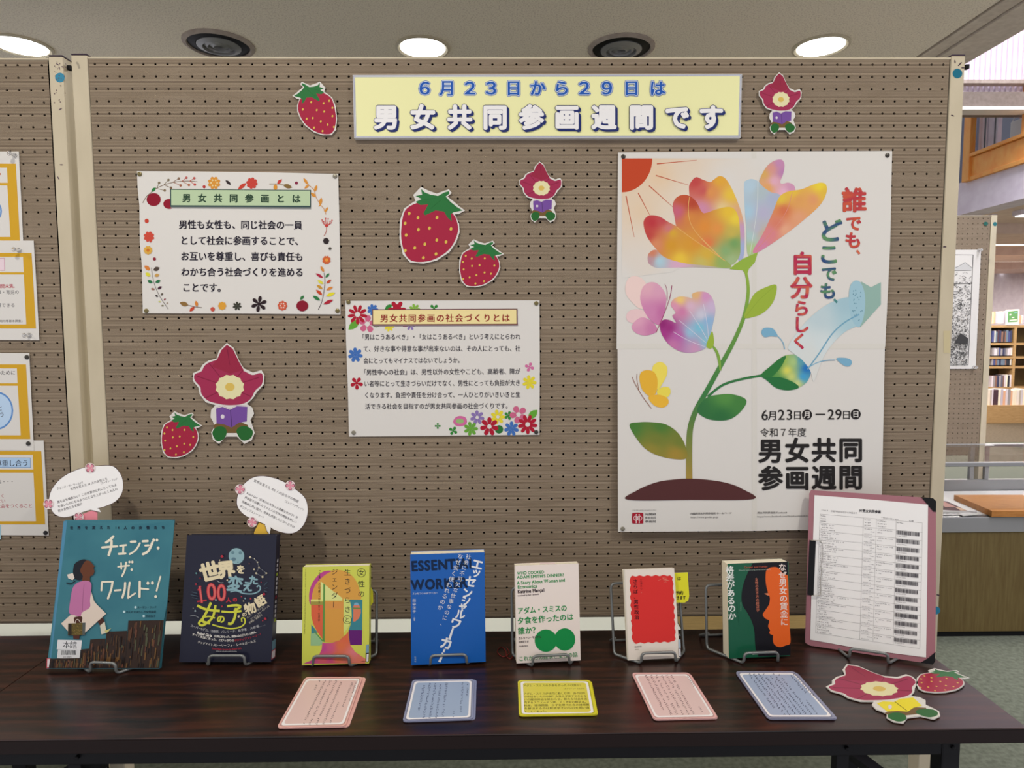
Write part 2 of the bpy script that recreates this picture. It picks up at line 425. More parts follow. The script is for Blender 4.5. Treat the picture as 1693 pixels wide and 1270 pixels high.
    def flower(s, x, y, r, n, c, cc=None, pw=0.34, rot=0, cr=0.22):
        s.up()
        for k in range(n):
            a = math.radians(rot)+2*math.pi*k/n; rx = r*0.42
            pts = []
            for i in range(14):
                t = 2*math.pi*i/14; u_, v_ = r*0.60+rx*math.cos(t), r*pw*0.78*math.sin(t)*(1+.25*math.cos(t))
                pts.append((x+u_*math.cos(a)-v_*math.sin(a), y+u_*math.sin(a)+v_*math.cos(a)))
            s._raw(pts, [tuple(range(14))], c); s.c += s.step*0.1
        s.ell(x, y, r*0.22, r*0.22, c, n=12)
        if cc: s.ell(x, y, r*cr, r*cr, cc, n=14)
    def leaf(s, x0, y0, x1, y1, wd, c):
        dx, dy = x1-x0, y1-y0; L = math.hypot(dx, dy); nx, ny = -dy/L*wd/2, dx/L*wd/2
        up_ = [(x0+dx*t+nx*k, y0+dy*t+ny*k) for t, k in ((0.25, .75), (0.5, 1), (0.75, .75))]; dn = [(x0+dx*t-nx*k, y0+dy*t-ny*k) for t, k in ((0.75, .75), (0.5, 1), (0.25, .75))]
        s.poly([(x0, y0)]+up_+[(x1, y1)]+dn, c)
    def build(s, name, parent, m='print', label=None): return s.mb.build(name, m, parent, label=label)
def sheet(F, pts, parent=None, name='paper_sheet', back=0.0, thick=0.0004, m='paper', label=None, sm=0, c0=0.0, **kw):
    """a paper outline in photo pixels given thickness on plane F"""
    o = spline(pts, True, sm) if sm else pts
    mb = MB(); mb.prism([F.px(x, y, c0) for x, y in o], -F.n*thick)
    return mb.build(name, m, parent, label=label, **kw)
# ================================================================== the setting
mb = MB(); mb.box(-2, 14, -0.6, 19, -0.1, 0.0); struct('floor', mb, 'carpet')
mb = MB(); mb.box(3.4, 14, 6.4, 19, 0.0, 0.003); struct('floor_hall', mb, 'hall_carpet')
EDGE = 2.98          # where the low ceiling stops and the two-storey void begins
mb = MB(); mb.box(-6, 2.72, -4, 19, CEIL, CEIL+0.35); struct('ceiling', mb, 'ceiling_tile')
mb = MB(); mb.box(2.732, 2.80, -5, 19, CEIL-0.004, CEIL+0.3); struct('trim_1', mb, 'edge_paint')
mb = MB(); mb.box(2.808, EDGE, -5, 19, CEIL-0.012, CEIL+0.62); struct('trim_2', mb, 'edge_paint')
GX = CAM.x+4.86      # face of the upper gallery on the far side of the void
gz = lambda k: CAM.z+4.86*k
# gallery slab and its white fascia
mb = MB(); mb.box(GX, GX+0.25, 0.5, 18, gz(.256), gz(.326)); struct('wall_gallery', mb, 'white_wall')
mb = MB(); mb.box(GX+0.25, 14, 0.5, 18, gz(.256)+0.02, gz(.326)-0.05); struct('ceiling_gallery', mb, 'soffit_paint')
# stepped bulkheads under the gallery
for i, y in enumerate((6.2, 8.3, 10.4, 12.5)):
    mb = MB(); mb.box(GX-0.6 if i else GX+0.25, 14, y, y+0.9, gz(.256)-0.10, gz(.256)+0.0199); struct('trim_%d' % (3+i), mb, 'soffit_paint')
mb = MB(); mb.box(-6, GX+0.25, 8.0, 18, gz(.256)+0.021, gz(.256)+0.12); struct('ceiling_hall', mb, 'soffit_paint')
mb = MB(); mb.box(-6, 14, 17.9, 18.0, 0, 2.7); struct('wall_back', mb, 'back_wall_paint')
mb = MB(); mb.box(-6, 14, 17.84, 17.9, 1.95, 2.2); struct('trim_7', mb, M['alu'])
# upper end wall of the void with its ribs, and the beam across it
YW = 4.75
zU = lambda py: at(1640, py, 1, YW-0.12).z
mb = MB(); mb.box(EDGE, 11, YW, YW+0.2, zU(153), 7.5); struct('wall_upper', mb, 'white_wall')
w_up = bpy.data.objects['wall_upper']
for i in range(150):
    if i == 0:
        mb = MB(); mb.box(EDGE+0.03, EDGE+0.055, YW-0.022, YW, zU(153)+.01, 7.4); rib = mb.build('rib', 'white_wall', w_up); 
    else:
        r_ = rib.copy(); COLL.objects.link(r_); r_.location.x = rib.location.x+0.05*i
mb = MB(); mb.box(EDGE, 11, YW-0.10, YW-0.023, zU(136), zU(130)); struct('trim_8', mb, 'beam_paint')
mb = MB(); mb.box(EDGE, 11, YW-0.14, YW+0.15, zU(178), zU(153)-.001); struct('trim_9', mb, 'far_beam')
mb = MB(); mb.box(EDGE, 11, YW-0.16, YW-0.02, zU(184), zU(178)-.002); struct('trim_10', mb, 'paper')
# side wall of the void on the visitor's side of the gallery (outside the photo, keeps the daylight in)
mb = MB(); mb.box(11, 11.2, -5, 18, 0, 7.6); struct('wall_right', mb, 'white_wall')

# ------------------------------------------------------------------ gallery window and parapet
gal = empty('gallery_parapet', (GX, 5.7, gz(.326)), 'orange wooden parapet and window frame of the upper gallery', 'parapet')
yA = CAM.y+ (GX-CAM.x)/math.tan(math.atan((1594-PW/2)/FPX)+YAW)   # far end, by the wooden post
yB = 3.3
mb = MB(); mb.box(GX-0.02, GX+0.04, yB, yA, gz(.326), gz(.370)); mb.build('parapet_panel', 'orange_wood', gal)
mb = MB(); mb.bbox(GX-0.05, GX+0.02, yB, yA, gz(.371), gz(.371)+0.035, 0.004); mb.build('sill', 'orange_wood', gal)
mb = MB(); mb.bbox(GX-0.035, GX+0.05, yB, yA, gz(.326)-0.02, gz(.326)+0.02, 0.003); mb.build('bottom_rail', 'orange_wood', gal)
mb = MB(); mb.bbox(GX-0.05, GX+0.01, yA, yA+0.10, gz(.326)-0.02, 4.3, 0.004); mb.build('post', 'orange_wood', gal)
yM = CAM.y+4.86*FPX/(1690-846)-0.03
mb = MB(); mb.bbox(GX-0.04, GX+0.02, yM-0.09, yM, gz(.378), 4.3, 0.004); mb.build('post', 'orange_wood', gal)
mb = MB(); mb.box(GX+0.01, GX+0.016, yM, yA, gz(.371)+0.03, 4.3); mb.build('pane', 'glass', gal)
mb = MB(); mb.box(GX+1.6, GX+1.7, 2, 14, gz(.326), 4.6); struct('wall_gallery_back', mb, plain('slate_wall', (96, 104, 122), 0.7))
for i, (px, wd) in enumerate(((1603.5, .10), (1612, .04), (1619, .10), (1628, .05))):
    yy = CAM.y+(GX+0.12-CAM.x)/math.tan(math.atan((px-PW/2)/FPX)+YAW)
    mb = MB(); mb.box(GX+0.10, GX+0.14, yy-wd, yy, gz(.371)+0.04, 4.4)
    mb.build('blind', 'white_wall', None, (GX+0.12, yy, gz(.371)), label=['pale blind slat next to the orange post of the gallery window', 'narrow pale blind slat, second from the orange window post', 'wide pale blind slat, third from the orange window post', 'pale blind slat nearest the dark interior of the gallery window'][i], cat='blind')
cx = GX+0.35
cb = empty('white_cabinet', (cx+.3, 5.2, gz(.326)), 'white cabinet standing behind the gallery window', 'cabinet')
yc = CAM.y+(cx-CAM.x)/math.tan(math.atan((1650-PW/2)/FPX)+YAW)
mb = MB(); zc = CAM.z+(cx-CAM.x)*.412; mb.bbox(cx, cx+0.4, yc-0.75, yc, gz(.326), zc, 0.01); mb.build('body', 'plinth_white', cb)
mb = MB(); mb.box(cx-0.008, cx, yc-0.37, yc-0.365, gz(.33), zc-.02); mb.build('door_gap', 'black_plastic', cb)
rb = empty('red_folder', (cx+.1, yc-.3, zc), 'big red folder standing on the white cabinet behind the gallery window', 'folder')
yf = lambda px: CAM.y+(cx+.05-CAM.x)/math.tan(math.atan((px-PW/2)/FPX)+YAW)
mb = MB(); mb.bbox(cx+0.05, cx+0.12, yf(1684), yf(1664), zc+.0005, zc+0.16, 0.006); mb.build('cover', plain('folder_red', (178, 40, 62), 0.5), rb)
mb = MB(); mb.tube(rounded([(cx+0.03, yf(1656), zc+0.008), (cx+0.03, yf(1661), zc+0.05), (cx+0.03, yf(1676), zc+0.07), (cx+.03, yf(1679), zc+.12), (cx+.03, yf(1689), zc+.13)], .015, 4, False), 0.005, 6)
mb.build('wire_handle', 'chrome', rb)

# ------------------------------------------------------------------ ceiling fittings
LIT = ['leftmost glowing ceiling downlight, cut by the left edge of the photo', 'glowing ceiling downlight above the left end of the yellow banner', 'rightmost glowing ceiling downlight, above the right end of the pegboard']
DARK = ['unlit ringed ceiling downlight on the left, between two glowing ones', 'unlit ringed ceiling downlight right of the yellow banner centre']
for i, (px, py, lit) in enumerate(((35, 75, 0), (362, 73, -1), (699, 78, 1), (1027, 79, -2), (1357, 76, 2))):
    P = at(px, py, 2, CEIL)
    if lit >= 0:
        t = empty('downlight', P, LIT[lit], 'ceiling light', 'round downlights in the ceiling row')
        mb = MB(); mb.lathe([(0.118, 0.0), (0.118, -0.006), (0.108, -0.010), (0.098, -0.004), (0.098, 0.0)], P, 'Z', 40); mb.build('trim_ring', 'cream_paint', t, smooth=True)
        mb = MB(); mb.lathe([(0.0975, -0.0005), (0.0975, -0.005), (0.02, -0.008), (0.02, -0.0005)], P, 'Z', 40); mb.build('diffuser', 'lamp_glow', t, smooth=True)
        area('downlight_lamp', (P.x, P.y, CEIL-0.014), 0.18, 24, WARM)
    else:
        t = empty('downlight', P, DARK[-lit-1], 'ceiling light', 'unlit ringed downlights in the ceiling')
        mb = MB(); mb.lathe([(0.145, 0.0), (0.145, -0.005), (0.128, -0.012), (0.124, -0.002), (0.124, 0.0)], P, 'Z', 40); mb.build('trim_ring', 'beam_paint', t, smooth=True)
        mb = MB(); mb.lathe([(0.1235, -0.001), (0.1235, -0.004), (0.092, -0.010), (0.09, -0.001)], P, 'Z', 40); mb.build('dark_ring', 'black_steel', t, smooth=True)
        mb = MB(); mb.lathe([(0.0895, -0.001), (0.0895, -0.012), (0.066, -0.02), (0.064, -0.006), (0.045, -0.018), (0.042, -0.006), (0.02, -0.016), (0.018, -0.003), (0.0, -0.003)], P, 'Z', 40); mb.build('ribbed_lens', 'alu', t, smooth=True)
# linear lamps of the hall
for i, (x0, y0, L) in enumerate(((6.2, 5.4, 2.6), (7.4, 7.6, 3.0), (8.6, 9.7, 3.4), (9.9, 11.8, 3.0), (5.6, 9.9, 1.6), (6.4, 13.8, 5.0))):
    zz = gz(.256)+(0.0195 if x0 > GX else 0.02)
    t = empty('tube_light', (x0, y0, zz), ['tube light of the hall ceiling nearest the gallery front', 'second tube light of the hall ceiling, further back', 'third tube light of the hall ceiling', 'long tube light deep in the hall ceiling', 'short tube light deep in the hall ceiling', 'farthest tube light above the back wall'][i], 'ceiling light', 'tube lights of the reading hall')
    mb = MB(); mb.box(x0, x0+L, y0-0.06, y0+0.06, zz-0.05, zz); mb.build('housing', 'white_wall', t)
    mb = MB(); mb.box(x0+0.02, x0+L-0.02, y0-0.045, y0+0.045, zz-0.062, zz-0.0501); mb.build('tube', 'tube_glow', t)

# ------------------------------------------------------------------ pegboard partitions
def peg_mesh():
    p, NX, NZ, r, dp = 0.025, 72, 48, 0.0026, 0.004
    V, Fc = [], []
    sq = [(-1, -1), (0, -1), (1, -1), (1, 0), (1, 1), (0, 1), (-1, 1), (-1, 0)]
    oc = [(math.cos(math.radians(-135+45*i))*r, math.sin(math.radians(-135+45*i))*r) for i in range(8)]
    for i in range(NX):
        for j in range(NZ):
            X, Z = i*p, 1.917-j*p; o = len(V)
            V += [(X+a*p/2, 0, Z+b*p/2) for a, b in sq]+[(X+a, 0, Z+b) for a, b in oc]+[(X+a, dp, Z+b) for a, b in oc]
            for k in range(8):
                n = (k+1) % 8
                Fc += [(o+k, o+n, o+8+n, o+8+k), (o+8+k, o+8+n, o+16+n, o+16+k)]
    x0, x1, z0, z1 = -0.0128, 1.7872, 1.917-1.175-0.0145, 1.9275
    a0, a1, b0, b1 = -p/2, 1.775+p/2, 1.917-1.175-p/2, 1.917+p/2
    b1 = min(b1, z1+0.002)
    o = len(V); V += [(x0, 0, z0), (a0, 0, z0), (a0, 0, 1.9295), (x0, 0, 1.9295), (x1, 0, z0), (a1-0.0003, 0, z0), (a1-0.0003, 0, 1.9295), (x1, 0, 1.9295), (a0, 0, b0), (a1, 0, b0)]
    Fc += [(o, o+1, o+2, o+3), (o+5, o+4, o+7, o+6), (o+1, o+5, o+9, o+8)]
    m = MB(); m.v, m.f, m.c = V, Fc, [(0, 0, 0, 1)]*len(V); return m
def partition(name, label):
    t = empty(name, (0.8875, 0.0, 0.0), label, 'partition', 'pegboard partitions on posts')
    pm = peg_mesh().build('pegboard_panel', 'ribbed_panel', t); pm['label'] = 'ribbed brown pegboard panel with rows of round holes'
    mb = MB(); mb.box(-0.0128, 1.7872, 0.012, 0.030, 0.7275, 1.9275); mb.build('back_panel', 'dark_void', t)
    mb = MB(); mb.bbox(-0.0138, 1.79, -0.0015, 0.032, 1.9275, 1.9315, 0.0008, 1); mb.build('top_rail', 'cream_paint', t)
    mb = MB(); mb.bbox(-0.0138, 1.79, -0.001, 0.032, 0.7225, 0.7275, 0.0008, 1); mb.build('bottom_rail', 'rail_brown', t)
    for x0, x1 in ((-0.0474, -0.0139), (1.7901, 1.8198)):
        mb = MB(); mb.bbox(x0, x1, -0.002, 0.036, 0.03, 1.9345, 0.0025); po = mb.build('post', 'cream_paint', t)
        mb = MB(); mb.bbox(x0, x1, -0.002, 0.036, 1.9346, 1.9375, 0.001, 1); mb.build('post_cap', 'purple_cap', po)
        mb = MB(); mb.bbox(x0-0.002, x1+0.002, -0.0, 0.34, 0.0, 0.03, 0.004); mb.build('foot', 'cream_paint', t)
    return t
part1 = partition('pegboard_partition', 'large brown pegboard partition with cream posts carrying the banner and the flower poster')
post = [o for o in part1.children if o.name.startswith('post')]
def copytree(o, parent=None):
    c = o.copy(); COLL.objects.link(c); c.parent = parent
    for ch in o.children: copytree(ch, c)
    return c
part0 = copytree(part1); part0.location.x -= 1.884+0.006; part0.rotation_euler.y = 0.0031; part0['label'] = 'pegboard partition cut by the left edge of the photo, with gold-framed notices'
P2 = at(1638, 358, 2, 1.927)
part2 = copytree(part1); part2.location = (P2.x-1.7872+0.8875, P2.y, 0); part2['label'] = 'smaller-looking pegboard partition standing behind the glass display case'
for o, (nz, fz) in ((part0, (1.0, 1.0)),): pass
# round stickers, pins and holes on the posts
def sticker(px, py, r, c, yy=-0.0022, par=None, label='round teal sticker', rz=None):
    F = Fr((0, yy, 0), (1, 0, 0), (0, 0, 1)); P = Print(F, 0.0001); P.ell(px, py, r, rz or r, c); return P.build('round_sticker', par, label=label)
sticker(94.2, 126, 8, (52, 128, 158), par=part0, label='worn blue round sticker'); sticker(1583, 121.5, 8, (26, 104, 128), par=part1, label='dark teal round sticker'); sticker(1548, 1009.5, 6.5, (40, 120, 150), par=part1, label='blue round sticker low on the post')
F2 = Fr((0, P2.y-0.0022, 0), (1, 0, 0), (0, 0, 1)); P = Print(F2, 0.0001); P.ell(1645, 370.5, 3.2, 3.6, (44, 110, 116)); P.ell(1630, 370, 3.6, 3.4, (38, 92, 84)); P.build('round_sticker', part2, label='teal round stickers')
P = Print(Fr((0, -0.0022, 0), (1, 0, 0), (0, 0, 1)), 0.00012)
# scuffs and old marks on the left posts
for i in range(26):
    x, y = rnd.uniform(84, 104), rnd.uniform(100, 175); P.ell(x, y, rnd.uniform(.4, 1.5), rnd.uniform(.4, 1.0), (96, 78, 84), rnd.uniform(0, 180), 8)
for x, y, a in ((90, 104, 30), (93, 110, 80), (99, 108, 10), (95, 178, -30), (92, 292, 60), (97, 270, 0)): P.ell(x, y, 3, .9, (88, 70, 84), a, 8)
P.build('scuff_marks', part0)
P = Print(Fr((0, -0.0022, 0), (1, 0, 0), (0, 0, 1)), 0.00012)
P.line([(126, 103), (129, 106), (131, 113)], 3.2, (150, 142, 124), 4)
for x, y, a in ((1579, 102, 80), (1588, 105, -45), (1586, 107, -45), (1592, 112, 0), (1551, 984, 10), (1575, 191, 20), (1562, 408, 0)): P.ell(x, y, 3, 1.1, (70, 54, 66), a, 8)
P.rect(1560, 547, 1571, 584, (188, 176, 138))
P.build('scuff_marks', part1)
for px, py, par_, yy in ((113, 110.5, part0, 0.012), (1599.5, 111, part1, 0.012)):
    c = onB(px, py, yy); mb = MB(); mb.lathe([(0.005, -0.012), (0.006, -0.008), (0.006, 0.008), (0.005, 0.012)], c, 'Z', 12)
    mb = MB(); mb.bbox(c.x-0.007, c.x+0.002, c.y-0.005, c.y+0.005, c.z-0.005, c.z+0.005, 0.002); mb.build('link_bolt', 'black_steel', par_)
# panel seen through the gap between the two left posts
mb = MB()
pg = empty('wall_flyer', (-0.35, 1.1, 1.2), 'tall white flyer glimpsed through the gap between the two left posts', 'flyer')
a0, a1 = at(120, 205, 1, 1.1), at(160, 770, 1, 1.1)
FG = Fr((0, 1.1, 0), (1, 0, 0), (0, 0, 1))
mb.box(a0.x-0.25, a1.x+0.25, 1.1, 1.104, a1.z+0.05, a0.z); mb.build('paper', 'paper', pg)
P = Print(FG, 0.0006)
P.rect(100, 365, 160, 450, (92, 82, 74)); P.scrib(134, 456, 148, 560, -10, 14, (90, 90, 95)); P.rect(130, 572, 152, 580, (190, 70, 110)); P.rect(130, 584, 152, 588, (40, 40, 44))
P.scrib(137, 600, 149, 650, -9, 7, (50, 90, 70)); P.rect(130, 652, 160, 676, (150, 190, 80)); P.scrib(140, 680, 150, 692, -9, 2, (50, 60, 90)); P.rect(130, 696, 160, 722, (110, 160, 190))
P.build('printed_blocks', pg)

# ------------------------------------------------------------------ folding tables
def table():
    t = empty('folding_table', (0.8125, -0.2, 0), 'long dark rosewood folding table holding the row of books', 'table', 'rosewood folding tables end to end')
    x0, x1, y0, y1 = -0.0875, 1.712, -0.385, -0.016
    mb = MB(); mb.bbox(x0+.0006, x1, y0, y1, 0.6975, TZ, 0.0010); mb.build('tabletop', 'rosewood', t)
    mb = MB(); mb.bbox(x0+.0010, x1-.0004, y0+.0006, y1-.0006, 0.6733, 0.6974, 0.0018); mb.build('edge_band', 'edge_brown', t, label='dark brown edge band')
    mb = MB(); mb.bbox(x0+0.02, x1-0.10, y0+0.022, y0+0.045, 0.640, 0.6732, 0.002); mb.build('front_rail', 'black_steel', t)
    mb = MB(); mb.bbox(x0+0.02, x1-0.10, y1-0.045, y1-0.022, 0.640, 0.6732, 0.002); mb.build('rear_rail', 'black_steel', t)
    for sx in (x0+0.03, x1-0.128):
        for yy in (y0+0.02, y1-0.05):
            mb = MB(); mb.bbox(sx, sx+0.032, yy, yy+0.03, 0.0, 0.672, 0.003); mb.build('leg', 'black_steel', t)
    for sx, d in ((x0+0.20, 1), (x1-0.305, 1)):
        mb = MB(); mb.bbox(sx, sx+0.022, y0+0.024, y0+0.043, 0.30, 0.640, 0.002); mb.build('hinge_bar', 'black_steel', t)
    mb = MB()
    mb.tube([(x1-0.29, y0+0.04, 0.648), (x1-0.125, y0+0.04, 0.52)], 0.013, 4); mb.build('brace', 'black_steel', t)
    mb = MB(); mb.tube([(x0+0.24, y0+0.04, 0.648), (x0+0.06, y0+0.04, 0.52)], 0.013, 4); mb.build('brace', 'black_steel', t)
    for bx in (x1-0.11, x1-0.29, x0+0.22):
        mb = MB(); mb.lathe([(0.0035, 0.0025), (0.0035, -0.003), (0.002, -0.004)], (bx, y0+0.02, 0.655), 'Y', 12); mb.build('bolt', 'black_steel', t)
    return t
tab = table()
tab0 = copytree(tab); tab0.location.x -= 1.8; tab0['label'] = 'second dark rosewood folding table butted on at the left edge of the photo'

# ------------------------------------------------------------------ glass display case behind, on the right
YC0 = onT(1600, 870, -0.14).y; YC0 = 1.36; YC1 = 1.84
zt, zd = at(1620, 765, 1, YC0).z, at(1620, 855, 1, YC0).z
zd0, zw0 = at(1620, 880, 1, YC0).z, at(1620, 1044, 1, YC0).z
xc0 = at(1128, 1030, 1, YC0).x; xc1 = 4.3
dc = empty('display_case', ((xc0+xc1)/2, 1.6, 0), 'low wooden display case with a glass top right of the pegboard', 'display case')
mb = MB(); mb.box(xc0, xc1, YC0, YC1, zw0, zd0); mb.build('wooden_body', 'case_wood', dc)
mb = MB(); mb.box(xc0+0.02, xc1, YC0+0.01, YC1, 0.0, zw0-0.0005); mb.build('kick_plate', 'black_plastic', dc)
mb = MB(); mb.bbox(xc0, xc1, YC0-0.004, YC1, zd0+0.0005, zd, 0.002); mb.build('deck', 'alu', dc)
mb = MB(); mb.box(xc0+0.03, xc1-.03, YC0+0.03, YC1-0.03, zd+0.0002, zd+0.004); mb.build('lining', 'paper', dc)
for yy in (YC0, YC1-0.02):
    mb = MB(); mb.bbox(xc0, xc1, yy, yy+0.02, zt-0.018, zt, 0.002); mb.build('top_frame', 'alu', dc)
mb = MB(); mb.bbox(xc0, xc1, YC1-0.02, YC1, zd+0.0005, zd+0.06, 0.002); mb.build('back_rail', 'alu', dc)
for xx in (xc0, at(1622, 800, 1, YC1).x, at(1604, 800, 1, YC1).x-0.02, xc1-.02):
    mb = MB(); mb.bbox(xx, xx+0.022, YC1-0.0195, YC1-0.0005, zd+0.0605, zt-0.0185, 0.002); mb.build('upright', 'alu', dc)
mb = MB(); mb.box(xc0+.002, xc1, YC0+0.0205, YC1-0.0205, zt-0.006, zt-0.001); mb.build('glass_top', 'glass', dc, label='clear glass top')
mb = MB(); mb.box(xc0+.002, xc1, YC0+0.006, YC0+0.011, zd+0.0005, zt-0.0185); mb.build('glass_front', 'glass', dc, label='clear glass front')
# things lying in the case
A, B_, C_, D_ = [at(x, y, 2, zd+0.0305) for x, y in ((1577, 818), (1640, 845), (1760, 845), (1690, 818))]
wb = empty('wooden_board', (A+C_)/2-Vector((0, 0, 0.026)), 'flat orange-brown wooden board lying in the glass case', 'board')
mb = MB(); mb.prism([A, B_, C_, D_], Vector((0, 0, -0.026))); mb.build('plank', 'plank_wood', wb)
def flatq(name, pts, z, th, m, label, cat, art=None):
    F = Fr((0, 0, z), (1, 0, 0), (0, 1, 0)); c = F.px(*pts[0]); t = empty(name, (c.x, c.y, z-th), label, cat)
    sheet(F, pts, t, 'cover', thick=th, m=m)
    if art: P = Print(F, 0.0003); art(P); P.build('printed_picture', t)
def mag(P):
    P.poly([(1540, 826), (1566, 829), (1600, 845), (1555, 843)], (70, 28, 34)); P.poly([(1550, 829), (1562, 830), (1580, 838), (1562, 838)], (170, 120, 110)); P.poly([(1578, 838), (1590, 840), (1598, 844), (1588, 844)], (190, 160, 130))
flatq('open_magazine', [(1530, 822), (1568, 826), (1615, 845), (1545, 846)], zd+0.012, 0.007, 'paper', 'open magazine with dark pictures lying in the glass case', 'magazine', mag)
flatq('paper_slip', [(1582, 848), (1600, 846), (1616, 851), (1592, 853)], zd+0.006, 0.0015, 'paper', 'small white paper slip at the front of the glass case', 'paper')

# low display plinths behind, seen under the pegboard
pz = 0.25; xa, xb, xc = at(-200, 1030, 2, pz).x, at(1122, 1030, 2, pz).x, at(1390, 1030, 2, pz).x
for nm, lb, m_, u0, u1 in (('white_plinth', 'low white plinth top seen through the gap below the large pegboard', 'plinth_white', xa, xb-0.004), ('wooden_plinth', 'low wooden plinth top seen below the right end of the large pegboard', 'plinth_wood', xb, xc)):
    pc = empty(nm, ((u0+u1)/2, 1.0, 0), lb, 'plinth')
    mb = MB(); mb.bbox(u0, u1, 0.68, 1.33, pz-0.03, pz, 0.003); mb.build('plinth_top', m_, pc)
    mb = MB(); mb.bbox(u0+.01, u1-.01, 0.70, 1.31, 0.0, pz-0.0305, 0.003); mb.build('plinth_body', m_, pc)

# ------------------------------------------------------------------ ink landscape sheet on the far partition
FY = P2.y-0.004
F = Fr((0, FY, 0), (1, 0, 0), (0, 0, 1))
t = empty('ink_drawing', F.px(1580, 610), 'tall black and white ink landscape drawing pinned on the far pegboard', 'drawing')
sheet(F, [(1500, 413), (1622, 413), (1613, 610), (1500, 610)], t)
P = Print(F, 0.0003)
def inkx(y): return 1609-(y-421)*0.052
P.line([(1500, 421), (1609, 421.5), (1600.5, 603.5), (1500, 605)], 1.2, (50, 50, 50))
P.poly([(1560, 443), (1585, 440), (1595, 433), (1607, 444), (1606, 447), (1560, 449)], (186, 186, 184)); P.line([(1580, 443), (1596, 434), (1607, 443)], .8, (110, 110, 108)); P.line([(1560, 448), (1606, 447)], .7, (90, 90, 90)); P.line([(1560, 469.5), (1606, 469)], .9, (60, 60, 60))
for i in range(1700):
    y = rnd.uniform(449, 602); x = rnd.uniform(1568, inkx(y)-1); k = (y-449)/153
    if rnd.random() > 0.12+0.88*k: continue
    a = rnd.uniform(-.8, .8) if k < .4 else rnd.uniform(-1.6, 1.6); L = rnd.uniform(1.2, 4.2)
    g_ = int(rnd.uniform(40, 120)); P.line([(x, y), (min(x+L*math.cos(a), inkx(y)-.6), y+L*math.sin(a))], rnd.uniform(.45, .95), (g_, g_, g_))
P.poly([(1578, 568), (1583, 558), (1588, 551), (1596, 556), (1601, 560), (1600, 569), (1590, 568)], (62, 62, 62)); P.poly([(1587, 503), (1589, 499), (1592, 507)], (50, 50, 50))
P.build('ink_picture', t)
for (px, py, lb) in ((1618, 414, 'clear pin at the top corner of the ink drawing'), (1610, 607, 'clear pin at the bottom corner of the ink drawing')):
    c = F.px(px, py); mb = MB(); mb.lathe([(0.008, 0), (0.008, -0.003), (0.005, -0.006), (0.005, -0.014), (0.008, -0.018)], c-Vector((0, 0.001, 0)), 'Y', 14); mb.build('clear_pin', 'clear_plastic', None, c, True, lb, 'pin')

# ------------------------------------------------------------------ far bookshelf
YS = 8.4
def S(px, py, yy=YS): return at(px, py, 1, yy)
sx0 = S(1600, 600).x; sx1 = S(1693, 600).x+1.6
bs = empty('bookshelf', ((sx0+sx1)/2, YS+.2, 0), 'light wooden library bookshelf far behind at the right edge', 'bookshelf')
zT = S(1670, 538).z; rows = [(538, 566), (569, 587.5), (591.5, 604), (607, 640)]
mb = MB(); mb.box(sx0, sx1, YS+0.28, YS+0.30, 0.3, zT); mb.build('back_panel', 'case_wood', bs)
for y in (538, 567, 589.5, 605.5, 640):
    z = S(1670, y).z; mb = MB(); mb.box(sx0, sx1, YS, YS+0.28, z-0.035, z); mb.build('shelf', 'shelf_wood', bs)
for x in (1600, 1674.5, 1740):
    xx = S(x, 600).x; mb = MB(); mb.box(xx-0.0, xx+0.035, YS-0.004, YS+0.281, 0.3, zT+0.001); mb.build('side_panel', 'shelf_wood', bs)
zb = S(1660, 670, YS-0.35).z
mb = MB(); mb.box(sx0, sx1, YS-0.38, YS+0.28, 0.0, zb); mb.build('base_unit', 'shelf_wood', bs)
cols_ = [(52, 56, 84), (90, 92, 110), (140, 136, 140), (70, 50, 60), (170, 160, 150), (40, 44, 54), (120, 90, 80), (96, 112, 130), (190, 186, 180), (64, 72, 120)]
bm_ = [plain('spine_%d' % i, c, 0.6) for i, c in enumerate(cols_)]
lite = [plain('spine_l%d' % i, c, 0.6) for i, c in enumerate([(214, 206, 200), (196, 190, 200), (226, 214, 196), (176, 170, 186), (206, 160, 130)])]
def far_row(yb, h, x0, x1, yy, mats, grp, word, where, wpx=(2.2, 3.6), dz=0.0):
    x = x0; i = 0; zf = S(1660, yb, yy).z+dz; protos = {}
    while x < x1:
        wd = rnd.uniform(*wpx); A_ = S(x, yb, yy).x; B2 = S(x+wd-.25, yb, yy).x; hh = h*rnd.uniform(.86, 1)
        mb = MB(); mb.box(A_, B2, yy+0.01, yy+0.19, zf+0.0005, zf+hh)
        mb.build(word, mats[rnd.randrange(len(mats))].name, None, ((A_+B2)/2, yy+0.1, zf), label=where, cat='book', group=grp); x += wd; i += 1
for m_ in bm_+lite: M[m_.name] = m_
far_row(566, 0.19, 1641, 1673, YS, bm_, 'dark volumes on the upper far shelf', 'far_book', 'slim dark volume standing on the upper shelf of the far bookshelf')
far_row(588, 0.12, 1641, 1673, YS, bm_[:3]+[bm_[9]]+lite[:2], 'volumes on the second far shelf', 'far_book', 'small blue or white volume on the second shelf of the far bookshelf')
far_row(604, 0.10, 1640, 1672, YS, bm_, 'volumes on the third far shelf', 'far_book', 'small dark volume on the third shelf of the far bookshelf')
far_row(640, 0.19, 1640, 1671, YS, bm_+lite, 'mixed volumes on the lowest far shelf', 'far_book', 'mixed coloured volume on the lowest compartment of the far bookshelf')
far_row(670, 0.24, 1637, 1700, YS-0.35, lite+bm_[2:5], 'magazines along the base of the far bookshelf', 'far_magazine', 'magazine or large volume standing along the base ledge of the far bookshelf', (2.6, 4.4), 0.0)
far_row(536.5, 0.19, 1643, 1664, YS+0.02, lite, 'pale volumes on top of the far bookshelf', 'far_book', 'pale volume standing on top of the far bookshelf', dz=0.012)
